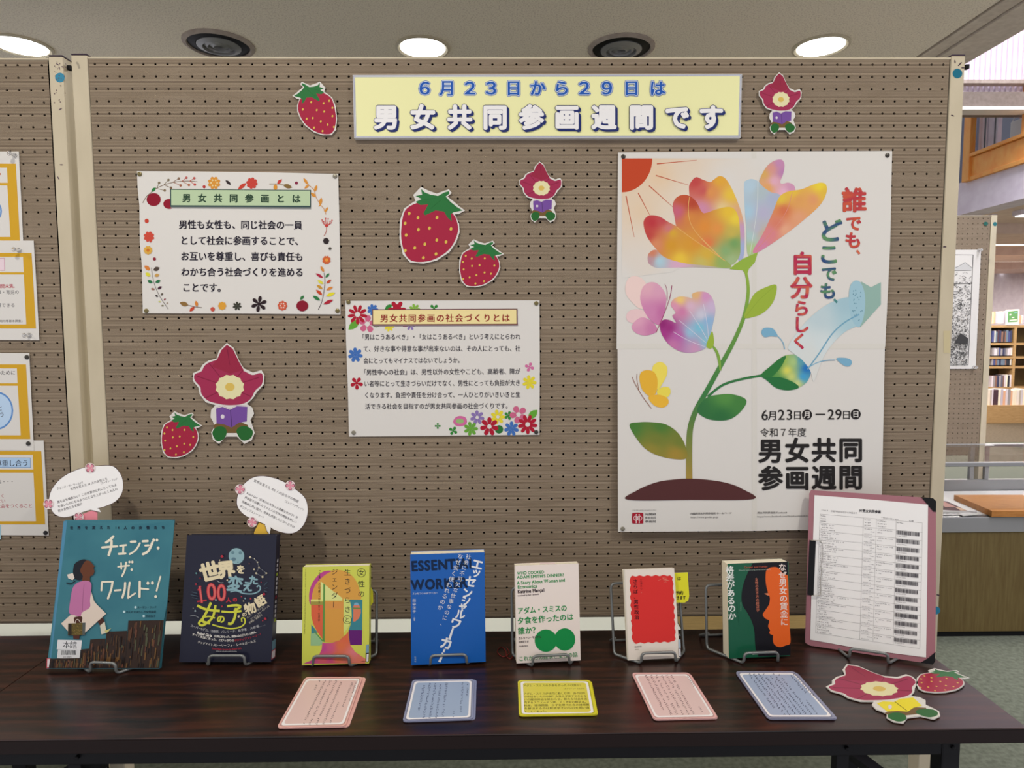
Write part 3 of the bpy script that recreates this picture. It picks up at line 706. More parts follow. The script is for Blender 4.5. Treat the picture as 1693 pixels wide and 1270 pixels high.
far_row(536.5, 0.13, 1686, 1700, YS+0.02, lite, 'pale volumes behind the green sign', 'far_book', 'pale volume on top of the far bookshelf right of the green sign', dz=0.012)
c = S(1675, 537, YS-0.0); sg = empty('desk_sign', (c.x, YS+0.0, zT), 'green and white sign standing on top of the far bookshelf', 'sign')
FS = Fr((0, YS-0.01, 0), (1, 0, 0), (0, 0, 1)); sheet(FS, [(1664.5, 512), (1685.5, 511), (1684.5, 537.4), (1664, 537.4)], sg, 'sign_board', thick=0.02)
P = Print(FS, 0.001); P.poly([(1667, 515), (1683, 513.5), (1682.5, 532), (1666, 533)], (90, 140, 88)); P.line([(1669, 521), (1672, 520)], 2.2, (220, 230, 200)); P.line([(1673, 525), (1677, 525)], 1.6, (220, 230, 200)); P.line([(1669, 530), (1681, 529)], 1.8, (226, 230, 190)); P.line([(1677, 517.5), (1681, 517)], 1.2, (120, 170, 200))
P.build('sign_face', sg)
# ================================================================== things pinned on the large pegboard
def BF(off): return Fr((0, -off, 0), (1, 0, 0), (0, 0, 1))
PAPER = (205, 203, 198)
def board_thing(name, px, off, label, cat, group=None):
    F = BF(off); return empty(name, F.px(*px), label, cat, group), F
def tack(px, py, off, m, label, r=0.0048):
    c = BF(off).px(px, py); mb = MB(); mb.lathe([(r*.98, 0.0), (r, -0.0006), (r*.9, -0.0017), (r*.5, -0.0025), (0.0003, -0.0027)], c, 'Y', 18)
    return mb.build('thumbtack', m, None, c, True, label, 'thumbtack', 'thumbtacks on the pegboards')
def clear_pin(px, py, off, label):
    c = BF(off).px(px, py); t = empty('push_pin', c, label, 'pin', 'clear push pins on the left notices')
    mb = MB(); mb.lathe([(0.0048, 0), (0.005, -0.0015), (0.0028, -0.003), (0.0025, -0.011), (0.0045, -0.014), (0.0048, -0.016), (0.0003, -0.017)], c, 'Y', 16); mb.build('clear_head', 'clear_plastic', t, smooth=True)
    return t

# ---- yellow banner
t, F = board_thing('banner', (905, 228), 0.011, 'long pale yellow banner with blue and white lettering across the top of the pegboard', 'banner')
BO = [(583, 124), (1227, 122), (1224.5, 228), (585.5, 229)]
mb = MB(); mb.prism([F.px(*p) for p in BO], Vector((0, 0.0095, 0))); mb.build('foam_board', 'paper', t)
P = Print(F, 0.0002); P.step = 0.00001
def inset(q, d):
    cx_, cy_ = sum(p[0] for p in q)/4, sum(p[1] for p in q)/4
    return [(x-math.copysign(d, x-cx_), y-math.copysign(d, y-cy_)) for x, y in q]
P.poly(inset(BO, 0.2), (176, 178, 182)); P.poly(inset(BO, 1.8), (92, 104, 150)); P.poly(inset(BO, 2.4), (226, 228, 228)); P.poly(inset(BO, 3.2), (104, 116, 160)); P.poly(inset(BO, 3.8), (240, 234, 164))
NAVY, MIDB, WH = (34, 46, 104), (32, 84, 172), (232, 234, 232)
for ch, x in zip('6月23日から29日は', (702, 739.5, 777, 812, 849, 889, 928.5, 966, 1003.5, 1044, 1087)):
    fw = '６２３９'['6239'.index(ch)] if ch in '6239' else ch
    y = 145.5
    for c_, b_ in ((MIDB, .095), ((196, 206, 212), .065), (MIDB, .028)): P.g(fw, x, y, 27, c_, 0, b_, 1.0 if ch not in '6239' else 1.12)
for ch, x in zip('男女共同参画週間です', (638.6, 699, 760, 818.5, 878.5, 937.5, 998.5, 1060.5, 1119.6, 1175.5)):
    for dx, dy, c_, b_ in ((3.4, 3.2, NAVY, .06), (2.2, 2.0, NAVY, .06), (1.1, 1.0, NAVY, .06), (0, 0, NAVY, .068), (0, 0, WH, .045)): P.g(ch, x+dx, 193.5+dy, 42, c_, 0, b_)
P.build('lettering', t, label='blue and white lettering')

# ---- strawberry cut-outs
SW = [(696, 309), (708, 315), (722, 320), (733, 316), (742, 313), (747, 319), (740, 325), (750, 333), (759, 341), (769, 348), (758, 354), (752, 354), (759, 370), (760, 384), (754, 401), (743, 417), (722, 431), (700, 436), (678, 434), (666, 421), (660.5, 395), (661, 365), (668, 345), (679, 337), (687, 332), (683, 322.5)]
SR = [(664, 372), (668, 352), (676, 342), (692, 335), (705, 335), (735, 344), (750, 355), (756, 368), (757, 383), (751, 400), (740, 415), (720, 428), (700, 433), (680, 431), (669, 418), (663.5, 395)]
SG = [(696, 312), (702, 318), (712, 322), (724, 324), (735, 318), (742, 316), (743, 320), (737, 325), (745, 334), (755, 342), (765, 348), (750, 351), (745, 354), (747, 366), (740, 360), (734, 350), (720, 348), (703, 356), (700, 353), (708, 338), (695, 339), (687, 334), (697, 329), (687, 324), (698, 322)]
SS = [(676.5, 353), (691, 360), (722.5, 359.7), (669.8, 369.3), (710, 377.4), (691.7, 379.6), (745.6, 378.5), (671.5, 388.8), (722, 397), (737.4, 400), (702.4, 403.7), (685.7, 410), (670, 414.3), (720.8, 420), (700, 426.3)]
def strawberry(F, T, label, off, th, glossy=False):
    c = F.px(*T(700, 436)); t = empty('strawberry_cutout', c, label, 'paper cutout', 'strawberry paper cutouts')
    sheet(F, [T(*p) for p in SW], t, 'card', thick=th, sm=0)
    k = abs((T(760, 380)[0]-T(661, 380)[0])/99.0); ky = abs((T(700, 436)[1]-T(700, 309)[1])/127.0)
    P = Print(F, 0.0002); P.blob([T(*p) for p in SR], (160, 36, 62), 4); P.poly([T(*p) for p in SG], (42, 112, 58))
    for a, b in (((730, 330), (712, 345)), ((735, 328), (755, 344)), ((720, 328), (700, 330))): P.line([T(*a), T(*b)], 0.7*k, (34, 96, 48))
    for x, y in SS: P.ell(*T(x, y), 2.3*k, 2.8*ky, (206, 178, 72), 15, 10)
    P.build('printed_strawberry', t, 'print_gloss' if glossy else 'print'); return t
F = BF(0.005)
strawberry(F, lambda x, y: (x, y), 'largest strawberry paper cutout, in the middle of the pegboard', 0.005, 0.001)
strawberry(F, lambda x, y: (796+(x-714.5)*.685, 435+(y-372)*.625), 'smaller strawberry paper cutout just below right of the largest one', 0.005, 0.001)
strawberry(F, lambda x, y: (300+(x-714.5)*.63, 718.5+(y-372)*.61), 'strawberry paper cutout low on the left of the pegboard', 0.005, 0.001)
strawberry(F, lambda x, y: (520.5-(x-714.5)*.655+(y-372)*.06, 178+(y-372)*.70-(x-714.5)*.05), 'strawberry paper cutout left of the yellow banner, leaf to the left', 0.005, 0.001)
strawberry(Fr((0, 0, TZ+0.0035), (1, 0, 0), (0, 1, 0)), lambda x, y: (1558.5+(x-714.5)*.80-(y-372)*.02, 1125.5+(y-372)*.315+(x-714.5)*.045), 'strawberry paper cutout lying on the right end of the table', 0, 0.002, True)

# ---- flower-and-book cut-outs (plain stand-ins for figure cut-outs)
FW = [(375, 567), (386, 575), (396, 598), (403, 609), (418, 616), (432, 612), (437, 620), (436, 636), (425, 648), (418, 659), (408, 668), (417, 674), (420, 684), (414, 695), (418, 706), (421, 716), (416, 728), (404, 734), (392, 722), (374, 722), (362, 734), (352, 727), (349, 715), (355, 705), (352, 697), (348, 690), (349, 678), (356, 670), (340, 665), (330, 652), (328, 641), (319, 630), (319, 617), (330, 612), (335, 603), (345, 596), (358, 593), (362, 580)]
FC = [(361, 596), (347, 599), (338, 605), (333, 614), (322, 619), (322, 629), (331, 640), (333, 651), (343, 662), (358, 667), (378, 670), (400, 668), (414, 660), (422, 646), (433, 635), (434, 620), (429, 617), (417, 620), (402, 613), (380, 606)]
def figure_card(F, T, label, th, book=(110, 72, 150), glossy=False, s=1.0):
    c = F.px(*T(380, 734)); t = empty('flower_cutout', c, label, 'paper cutout', 'flower paper cutouts')
    sheet(F, [T(*p) for p in FW], t, 'card', thick=th, sm=0)
    P = Print(F, 0.0002)
    def pl(pts, c_, sub=0): (P.blob([T(*p) for p in pts], c_, 4) if sub else P.poly([T(*p) for p in pts], c_))
    pl(FC, (156, 44, 78), 1)
    pl([(350, 606), (360, 592), (366, 579), (375, 570), (385, 577), (395, 598), (403, 612), (380, 618)], (146, 38, 64))
    for a, b in (((378, 640), (326, 622)), ((378, 640), (345, 600)), ((378, 640), (402, 612)), ((378, 640), (428, 624)), ((378, 640), (416, 656)), ((378, 640), (340, 658)), ((380, 604), (376, 578))): P.line([T(*a), T(*b)], (.6*s, 1.6*s), (124, 30, 58))
    C_ = [T(380+22*math.cos(q*.2618)*(1+.10*(q % 2)), 640+19*math.sin(q*.2618)*(1+.10*(q % 2))) for q in range(24)]; P.poly(C_, (214, 208, 160)); pl([(372, 640), (376, 634), (384, 634), (388, 640), (384, 646), (376, 646)], (206, 176, 84), 1)
    pl([(353, 703), (362, 698), (398, 698), (410, 703), (406, 716), (356, 716)], (110, 84, 48))
    pl([(351, 716), (358, 706), (370, 706), (375, 714), (370, 726), (358, 729)], (38, 100, 46), 1); pl([(391, 714), (396, 706), (408, 705), (418, 713), (414, 725), (400, 728)], (38, 100, 46), 1)
    pl([(357, 674), (368, 671), (380, 676), (392, 670), (409, 671), (408, 697), (395, 699), (383, 707), (371, 702), (358, 700)], book)
    P.line([T(381, 677), T(383, 706)], .9*s, tuple(int(v*.45) for v in book)); P.line([T(357, 675), T(368, 672), T(380, 677), T(392, 671), T(409, 672)], 1.2*s, (214, 208, 196))
    P.ell(*T(368, 689), 3.2*s, 3.6*s, (206, 198, 206))
    P.build('printed_flower', t, 'print_gloss' if glossy else 'print'); return t
figure_card(BF(0.006), lambda x, y: (x, y), 'largest crimson flower-and-purple-book cutout, low on the left of the pegboard', 0.001)
figure_card(BF(0.006), lambda x, y: (894+(x-378)*.6, 320.5+(y-655.5)*.605), 'small crimson flower-and-purple-book cutout between the big strawberry and the flower poster', 0.001, s=.6)
figure_card(BF(0.006), lambda x, y: (1290+(x-378)*.6, 174+(y-655.5)*.615), 'small crimson flower-and-purple-book cutout right of the yellow banner', 0.001, s=.6)
a_ = np.linalg.solve(np.array([[375, 567, 1], [437, 617, 1], [384, 734, 1.]]), np.array([[1400, 1098], [1507, 1117], [1520, 1192.]]))
figure_card(Fr((0, 0, TZ+0.0035), (1, 0, 0), (0, 1, 0)), lambda x, y: tuple(np.array([x, y, 1.])@a_), 'crimson flower-and-yellow-book cutout lying on the table below the clipboard', 0.002, (226, 210, 40), True)

# ---- autumn-leaf notice
t, F = board_thing('notice', (400, 520), 0.0030, 'white notice with printed autumn leaves and a green title bar', 'notice', 'notices on the large pegboard')
sheet(F, [(226.5, 283), (320, 283.5), (440, 285), (559, 287.5), (561, 360), (562.5, 440), (563, 520), (400, 518.5), (236, 518), (234.5, 440), (231, 400), (230.5, 340), (227.5, 310)], t, 'paper', thick=0.0005)
P = Print(F, 0.0002); GBR, RED, ORG, DK, BRN = (116, 92, 70), (190, 62, 46), (206, 138, 48), (48, 40, 42), (124, 98, 54)
P.at(220, 275, 9.405)
P.line([(150, 570), (210, 470), (290, 400), (360, 345), (480, 290), (620, 250), (760, 232), (880, 228), (1000, 240)], 9, GBR, 4)
for x, y, bx, by, c in ((405, 258, 370, 340, (116, 104, 80)), (550, 212, 480, 285, (116, 104, 80)), (710, 190, 620, 245, (130, 104, 84)), (830, 178, 760, 230, (176, 84, 78)), (952, 185, 880, 228, (176, 84, 78)), (492, 375, 370, 345, (124, 108, 84)), (738, 298, 630, 250, (150, 92, 66)), (868, 290, 760, 232, (166, 96, 64)), (960, 284, 880, 228, (186, 70, 64)), (590, 335, 490, 292, GBR)):
    P.line([(bx, by), (x, y)], 8, c); P.ell(x, y, 20, 20, c)
P.leaf(285, 395, 355, 330, 50, (44, 120, 62)); P.ell(320, 517, 110, 102, (136, 22, 42)); P.ell(560, 585, 90, 78, (140, 24, 44))
P.ell(1105, 318, 24, 24, (176, 52, 50)); P.flower(1260, 258, 98, 8, ORG, (210, 142, 52), .36, 22)
for k in range(6): P.ell(1260+48*math.cos(k*1.047), 258+48*math.sin(k*1.047), 14, 14, (216, 196, 140))
P.leaf(1438, 215, 1520, 290, 46, DK); P.leaf(1630, 360, 1760, 260, 60, RED)
P.ell(212, 850, 32, 34, RED); P.flower(247, 1095, 84, 8, (196, 70, 54), None, .36, 20)
P.at(400, 275, 9.405)
P.flower(155, 262, 88, 8, (190, 62, 52), None, .38, 10)
P.line([(425, 275), (560, 275), (650, 290)], 8, BRN, 3); P.leaf(548, 275, 620, 200, 50, (192, 60, 52)); P.ell(520, 325, 30, 42, ORG); P.leaf(640, 290, 780, 330, 68, BRN); P.ell(847, 260, 25, 25, (128, 38, 66))
P.line([(975, 220), (1040, 290), (1120, 370), (1150, 470), (1215, 590), (1290, 680), (1305, 750)], 8, (186, 120, 50), 4)
for q in ((955, 180, 1030, 290, 44), (970, 345, 1045, 290, 40), (1165, 290, 1130, 400, 46), (1070, 410, 1150, 480, 50), (1235, 485, 1215, 605, 50), (1190, 625, 1230, 590, 20), (1332, 635, 1300, 710, 36), (1280, 670, 1300, 715, 26)): P.leaf(*q, (204, 136, 52))
for dx, dy in ((-70, -95), (-45, -70), (-15, -120), (25, -115), (55, -75), (85, -90)): P.line([(1315, 930), (1315+dx*.8, 930+dy*.5), (1315+dx, 930+dy)], 9, (186, 64, 60), 3); P.ell(1315+dx, 930+dy, 10, 10, (186, 64, 60))
P.ell(1315, 920, 28, 24, (190, 56, 52)); P.line([(1315, 930), (1312, 1010), (1275, 1085)], 9, (172, 88, 76), 3); P.flower(1308, 1160, 48, 8, DK, None, .4)
P.at(220, 400, 9.405)
P.ell(268, -4, 16, 12, RED); P.flower(232, 130, 68, 9, (208, 160, 62), (196, 110, 36), .36, 10, .38); P.ell(332, 265, 25, 25, (138, 36, 52))
P.line([(285, 400), (300, 520), (340, 680), (410, 840), (545, 1045)], 6, (72, 66, 66), 5)
for x0, y0, x1, y1, w_, c in ((265, 440, 175, 370, 62, (204, 120, 52)), (315, 440, 412, 400, 66, (76, 64, 56)), (270, 535, 192, 480, 60, (208, 204, 56)), (330, 530, 408, 510, 52, (190, 146, 74)), (305, 635, 222, 600, 50, (40, 108, 66)), (345, 630, 428, 600, 50, (40, 108, 66)), (340, 740, 275, 728, 34, (142, 92, 74)), (380, 735, 446, 692, 42, (68, 34, 50)), (390, 852, 345, 832, 30, DK), (430, 832, 466, 800, 32, (92, 84, 74)), (433, 930, 390, 930, 24, (186, 190, 100)), (475, 908, 508, 880, 24, (140, 70, 78)), (480, 990, 435, 992, 24, (110, 104, 74)), (520, 968, 542, 940, 24, (150, 134, 118))): P.leaf(x0, y0, x1, y1, w_, c)
P.leaf(725, 945, 860, 985, 72, (134, 102, 54)); P.line([(860, 985), (960, 1010), (1070, 1022)], 7, (90, 70, 56)); P.leaf(975, 915, 995, 1010, 50, (204, 122, 48)); P.leaf(955, 1010, 878, 1080, 52, (192, 66, 42)); P.ell(1237, 1047, 34, 34, (190, 78, 62)); P.flower(1385, 995, 64, 8, (210, 150, 50), None, .4); P.flower(1618, 998, 68, 7, (58, 60, 50), None, .3, 10)
P.at(400, 400, 9.405)
P.ell(1370, 104, 23, 23, (78, 74, 68)); P.ell(1312, 8, 34, 26, DK); P.flower(1315, 282, 66, 8, (198, 92, 46), (220, 146, 60), .38, 20, .4)
P.line([(1278, 480), (1290, 620), (1270, 800), (1235, 950), (1185, 1055)], 7, (66, 44, 60), 5)
for x0, y0, x1, y1, w_, c in ((1275, 470, 1222, 375, 44, (202, 128, 52)), (1265, 560, 1145, 490, 42, (168, 34, 60)), (1300, 555, 1358, 488, 40, (50, 116, 68)), (1268, 655, 1175, 595, 46, (208, 204, 58)), (1312, 645, 1388, 588, 44, (186, 76, 50)), (1255, 732, 1162, 672, 46, (192, 140, 44)), (1312, 750, 1415, 700, 44, (208, 128, 54)), (1250, 828, 1152, 745, 48, (190, 66, 36)), (1305, 845, 1452, 790, 56, (214, 204, 44)), (1218, 910, 1100, 838, 52, (42, 116, 64)), (1265, 970, 1420, 900, 54, (168, 36, 52))): P.leaf(x0, y0, x1, y1, w_, c)
P.flower(265, 965, 122, 6, (44, 32, 36), None, .28, 40); P.flower(630, 992, 76, 8, (198, 84, 56), None, .38, 5)
for k in range(6): P.ell(630+36*math.cos(k*1.047), 992+36*math.sin(k*1.047), 12, 12, (216, 200, 190))
P.ell(938, 995, 92, 84, (132, 24, 44)); P.leaf(905, 900, 962, 835, 44, (52, 116, 62))
P.build('printed_leaves', t)
P = Print(F, 0.0010)
P.poly([(281.5, 341), (514, 343.5), (514, 345.5), (283, 343.8)], (120, 124, 122)); P.poly([(281, 312.5), (514, 314), (514, 343), (281.5, 342)], (54, 76, 76)); P.poly([(283, 313.8), (512.6, 315.2), (512.4, 340.4), (283.2, 339.3)], (172, 194, 156))
for i, ch in enumerate('男女共同参画とは'): P.g(ch, 308.5+25.9*i, 327.4+.15*i, 14.6, (42, 66, 50), 0.3, .035)
P.build('title_bar', t)
P = Print(F, 0.0006); TX = (34, 30, 44)
for s_, x0, y0, x1, y1 in (('男性も女性も、同じ社会の一員', 295.5, 379, 500, 380), ('として社会に参画することで、', 297.5, 405.2, 502, 406.2), ('お互いを尊重し、喜びも責任も', 298.5, 431.3, 501.5, 432.3), ('わかち合う社会づくりを進める', 299, 457.3, 502, 458), ('ことです。', 301, 483, 374, 483.5)): P.text(s_, x0, y0, x1, y1, 15.6, TX, .022)
P.build('lettering', t)
for px, py, m_, lb in ((231, 288, 'tack_olive', 'olive thumbtack at the top left corner of the autumn-leaf notice'), (554, 291.5, 'tack_grey', 'grey thumbtack at the top right corner of the autumn-leaf notice'), (242, 514, 'tack_olive', 'olive thumbtack at the bottom left corner of the autumn-leaf notice'), (558, 514, 'tack_olive', 'olive thumbtack at the bottom right corner of the autumn-leaf notice')): tack(px, py, 0.0033, m_, lb)

# ---- colourful-flower notice
t, F = board_thing('notice', (735, 720), 0.0036, 'white notice with bright printed flowers and a cream title bar', 'notice', 'notices on the large pegboard')
sheet(F, [(571, 497.5), (700, 496.8), (892, 496.5), (892.5, 600), (892, 719), (740, 720.5), (577, 722), (575, 640), (572, 560)], t, 'paper', thick=0.0005)
P = Print(F, 0.0002).at(560, 480, 4.979)
CR_, BL_, GRN, YEL, PNK, LIL = (168, 24, 46), (58, 104, 176), (92, 160, 50), (216, 202, 46), (192, 92, 126), (128, 108, 168)
DG = (46, 128, 52)
P.leaf(80, 325, 175, 240, 60, GRN); P.flower(235, 278, 72, 5, PNK, PAPER, .42, 60, .28); P.flower(280, 160, 46, 7, BL_, None, .34); P.flower(155, 200, 80, 9, CR_, PAPER, .22, 10, .26)
P.leaf(380, 160, 440, 118, 40, DG); P.ell(480, 150, 34, 36, CR_); P.flower(480, 160, 74, 6, CR_, None, .3); P.flower(625, 158, 46, 7, (124, 172, 60), None, .3); P.flower(785, 150, 38, 4, DG, None, .4, 45)
P.flower(415, 300, 40, 7, YEL, None, .3); P.flower(590, 290, 40, 6, LIL, None, .3); P.ell(545, 290, 22, 12, (150, 70, 110)); P.ell(310, 290, 26, 14, (90, 130, 60))
P.flower(137, 532, 60, 7, BL_, None, .32, 10); P.flower(148, 765, 52, 5, CR_, None, .36, 15); P.flower(1570, 632, 38, 4, (196, 104, 150), None, .42, 20); P.flower(1570, 757, 58, 7, YEL, None, .3, 5)
P.blob([(942, 1080), (965, 1045), (1000, 1035), (1040, 1045), (1055, 1075), (1045, 1105), (1000, 1120), (960, 1110)], (196, 96, 148)); P.ell(997, 1078, 34, 20, (140, 176, 110))
P.flower(1140, 1047, 58, 7, LIL, PAPER, .3, 10, .24); P.flower(1310, 1043, 60, 7, YEL, PAPER, .3, 0, .22); P.flower(815, 1117, 24, 4, DG, None, .4); P.flower(942, 1157, 36, 4, DG, None, .42, 30); P.flower(1088, 1140, 58, 7, (96, 158, 52), None, .3)
P.flower(1398, 1032, 36, 5, DG, None, .4); P.flower(1480, 1023, 72, 5, PNK, PAPER, .42, 30, .26); P.leaf(1560, 1060, 1635, 985, 60, GRN); P.ell(1320, 1145, 34, 34, (40, 110, 50)); P.flower(1240, 1122, 76, 7, CR_, PAPER, .3, 14, .24)
P.flower(1422, 1140, 60, 7, BL_, None, .3, 14); P.flower(1555, 1105, 80, 9, CR_, PAPER, .24, 8, .24)
P.build('printed_flowers', t)
P = Print(F, 0.0010)
P.poly([(616, 536), (856, 535), (856.5, 538.5), (618, 539.6)], (134, 118, 122)); P.poly([(615.2, 511.5), (855.5, 510.5), (855.8, 537.4), (615.2, 538.2)], (104, 62, 66)); P.poly([(616.8, 513), (853.6, 512), (853.8, 535.4), (616.8, 536.2)], (224, 208, 146))
for i, ch in enumerate('男女共同参画の社会づくりとは'): P.g(ch, 635.3+15.45*i, 526.3-.06*i, 13.8, (142, 48, 44), 0, .026)
P.build('title_bar', t)
P = Print(F, 0.0006); TX2 = (46, 42, 52)
for s_, x0, y0, x1, y1 in (('「男はこうあるべき」・「女はこうあるべき」という考えにとらわれ', 594, 562.7, 860.5, 561.7), ('て、好きな事や得意な事が出来ないのは、その人にとっても、社', 600.5, 582.2, 860.5, 581.5), ('会にとってもマイナスではないでしょうか。', 600.8, 601.7, 765, 600.8), ('「男性中心の社会」は、男性以外の女性やこども、高齢者、障が', 596.5, 620.8, 860.5, 619.3), ('い者等にとって生きづらいだけでなく、男性にとっても負担が大き', 601.5, 639.8, 860.5, 638.2), ('くなります。負担や責任を分け合って、一人ひとりがいきいきと生', 602, 658.8, 860.5, 657.8), ('活できる社会を目指すのが男女共同参画の社会づくりです。', 603.5, 677.6, 845, 676.2)): P.text(s_, x0, y0, x1, y1, 10.6, TX2, .008)
P.build('lettering', t)
for px, py, m_, lb in ((576, 499.5, 'tack_olive', 'olive thumbtack at the top left corner of the colourful-flower notice'), (886.7, 501.7, 'tack_olive', 'olive thumbtack at the top right corner of the colourful-flower notice'), (584.7, 715.5, 'tack_grey', 'grey thumbtack at the bottom left corner of the colourful-flower notice'), (886.5, 714.5, 'tack_dark', 'dark thumbtack at the bottom right corner of the colourful-flower notice')): tack(px, py, 0.0039, m_, lb)

# ---- large flower poster made of four taped sheets
t, F = board_thing('poster', (1240, 880), 0.0034, 'big white poster of a rainbow flower being watered, four sheets taped together', 'poster')
PP = (205, 203, 198)
F = Fr((0, -0.0034, onB(1240, 250).z), (1, 0, 0), (0, 0.014, onB(1240, 250).z-onB(1240, 880).z))
sheet(F, [(1022, 252), (1245, 250.3), (1245.5, 573), (1019.5, 577.5), (1020.5, 400)], t, thick=0.0005, c0=0.0002)
sheet(F, [(1245.3, 250.3), (1475, 249.5), (1472, 400), (1463.5, 573), (1245.8, 573)], t, thick=0.0005, c0=0.0002)
sheet(F, [(1021, 575), (1246, 572), (1246.5, 878), (1022, 879.5)], t, thick=0.0005)
sheet(F, [(1246, 572), (1463, 573), (1458.5, 800), (1455.5, 874), (1246.5, 878)], t, thick=0.0005)
P = Print(F, 0.0003)
P.rect(1021, 568, 1463, 577, (203, 201, 193)); P.poly([(1242.5, 251), (1250.5, 251), (1251.5, 877), (1243.5, 877)], (202, 200, 192)); P.build('clear_tape', t)
P = Print(F, 0.0006)
P.grad([(1028, 262), (1260, 262), (1250, 330), (1190, 410), (1110, 450), (1028, 460)], [(1030, 264, (212, 184, 150)), (1090, 290, (214, 188, 156)), (1060, 350, (212, 190, 162)), (1140, 330, (214, 202, 184)), (1140, 268, (210, 194, 174)), (1260, 262, PP), (1250, 330, PP), (1190, 410, PP), (1110, 450, PP), (1028, 460, PP), (1200, 300, PP), (1060, 430, (208, 200, 190)), (1150, 390, PP), (1100, 400, (212, 200, 184))], 7, 0, 2.0)
P.poly([(1028, 262)]+[(1028+50.5*math.cos(a), 262+56*math.sin(a)) for a in [math.pi/2*i/20 for i in range(21)]], (186, 66, 36))
for a, b in (((1086, 271), (1152, 265)), ((1084, 290), (1138, 306)), ((1073, 307), (1112, 342)), ((1055, 319), (1075, 357)), ((1035, 324), (1048.5, 392))): P.line([a, b], (1.9, .7), (184, 92, 66))
PV = (180, 150, 165)
P.grad([(1139, 312), (1143, 300), (1151, 293), (1162, 297), (1174, 301), (1180, 297), (1190, 291), (1200, 296), (1210, 312), (1220, 335), (1228, 360), (1231, 385), (1230, 420), (1223, 432), (1200, 400), (1170, 370), (1145, 345)], [(1150, 300, (186, 66, 66)), (1162, 315, (192, 84, 82)), (1190, 298, (216, 160, 52)), (1175, 318, (212, 140, 76)), (1208, 322, (220, 184, 60)), (1160, 345, (196, 130, 160)), (1195, 345, (214, 190, 132)), (1222, 355, (210, 160, 120)), (1226, 380, (186, 146, 180)), (1229, 412, (150, 166, 204)), (1175, 365, (190, 120, 180))])
P.grad([(1115, 358), (1112, 340), (1118, 327), (1130, 322), (1142, 325), (1152, 335), (1160, 350), (1167, 352), (1185, 346), (1205, 342), (1216, 348), (1222, 365), (1224, 400), (1222, 425), (1205, 439), (1170, 425), (1140, 400), (1120, 378)], [(1130, 327, (186, 80, 50)), (1145, 335, (176, 66, 46)), (1121, 350, (190, 92, 116)), (1142, 360, (204, 128, 60)), (1165, 375, (214, 134, 54)), (1205, 350, (220, 182, 52)), (1216, 362, (222, 196, 60)), (1185, 378, (216, 140, 66)), (1170, 402, (214, 116, 66)), (1210, 385, (190, 170, 76)), (1214, 402, (112, 156, 92)), (1200, 415, (128, 166, 108)), (1210, 430, (150, 176, 124)), (1145, 395, (206, 140, 58)), (1180, 420, (160, 170, 100))])
P.grad([(1071, 432), (1072, 420), (1082, 413), (1092, 417), (1110, 428), (1150, 437), (1200, 440), (1205, 444), (1150, 442), (1100, 443), (1085, 443), (1075, 438)], [(1078, 418, (200, 122, 92)), (1074, 430, (176, 140, 150)), (1090, 432, (160, 194, 208)), (1120, 438, (204, 160, 186)), (1170, 441, (176, 166, 150)), (1200, 442, (150, 176, 124))])
P.grad([(1064, 372), (1066, 362), (1075, 356), (1090, 358), (1105, 367), (1125, 378), (1150, 398), (1180, 416), (1208, 438), (1200, 443), (1165, 439), (1130, 435), (1100, 426), (1085, 412), (1070, 392)], [(1078, 368, (182, 52, 60)), (1095, 364, (186, 70, 76)), (1106, 378, (196, 112, 116)), (1072, 388, (184, 66, 62)), (1086, 404, (206, 130, 90)), (1112, 385, (206, 160, 48)), (1110, 405, (204, 146, 42)), (1140, 405, (206, 146, 48)), (1125, 428, (222, 186, 58)), (1168, 420, (204, 166, 60)), (1195, 433, (138, 168, 92)), (1160, 434, (190, 176, 90)), (1150, 400, (208, 140, 52))])
for a in ([(1140, 325), (1138, 345), (1142, 370), (1160, 395), (1190, 425)], [(1118, 375), (1145, 395), (1175, 415), (1200, 432)], [(1160, 394), (1178, 412), (1196, 430)]): P.line(a, .9, (214, 166, 96), 4)
P.grad([(1256, 303), (1259, 290), (1268, 275), (1280, 266), (1292, 264), (1297, 272), (1295, 287), (1290, 300), (1293, 304), (1303, 302), (1312, 306), (1315, 314), (1312, 322), (1300, 324), (1288, 325), (1270, 316)], [(1264, 288, (206, 160, 86)), (1276, 278, (204, 140, 130)), (1288, 271, (184, 128, 170)), (1294, 285, (176, 120, 168)), (1280, 300, (212, 160, 180)), (1270, 310, (216, 156, 90)), (1308, 310, (196, 140, 172)), (1295, 318, (214, 166, 190))])
P.grad([(1230, 305), (1233, 299), (1242, 296), (1252, 299), (1262, 309), (1275, 318), (1290, 324), (1282, 352), (1266, 385), (1255, 412), (1248, 424), (1236, 420), (1234, 380), (1231, 340)], [(1240, 308, (166, 192, 208)), (1236, 350, (156, 190, 210)), (1258, 318, (164, 180, 186)), (1280, 330, (160, 170, 196)), (1262, 352, (170, 168, 194)), (1240, 390, (160, 190, 190)), (1252, 378, (170, 172, 186)), (1240, 412, (164, 190, 130)), (1262, 385, (184, 168, 150))])
P.line([(1253, 301), (1252, 340), (1246, 385), (1240, 420)], .8, (196, 204, 204), 4)
P.grad([(1285, 332), (1292, 322), (1305, 316), (1325, 313), (1345, 305), (1358, 302), (1366, 306), (1366, 320), (1355, 340), (1325, 367), (1295, 390), (1262, 412), (1250, 418), (1245, 414), (1262, 385), (1278, 350)], [(1292, 328, (216, 184, 62)), (1312, 318, (218, 180, 60)), (1355, 308, (224, 200, 52)), (1362, 320, (214, 176, 60)), (1345, 330, (214, 146, 96)), (1296, 348, (204, 108, 72)), (1320, 330, (212, 150, 84)), (1320, 360, (214, 150, 112)), (1275, 385, (206, 122, 130)), (1285, 370, (206, 118, 96)), (1298, 380, (216, 156, 124)), (1258, 408, (200, 122, 156))])
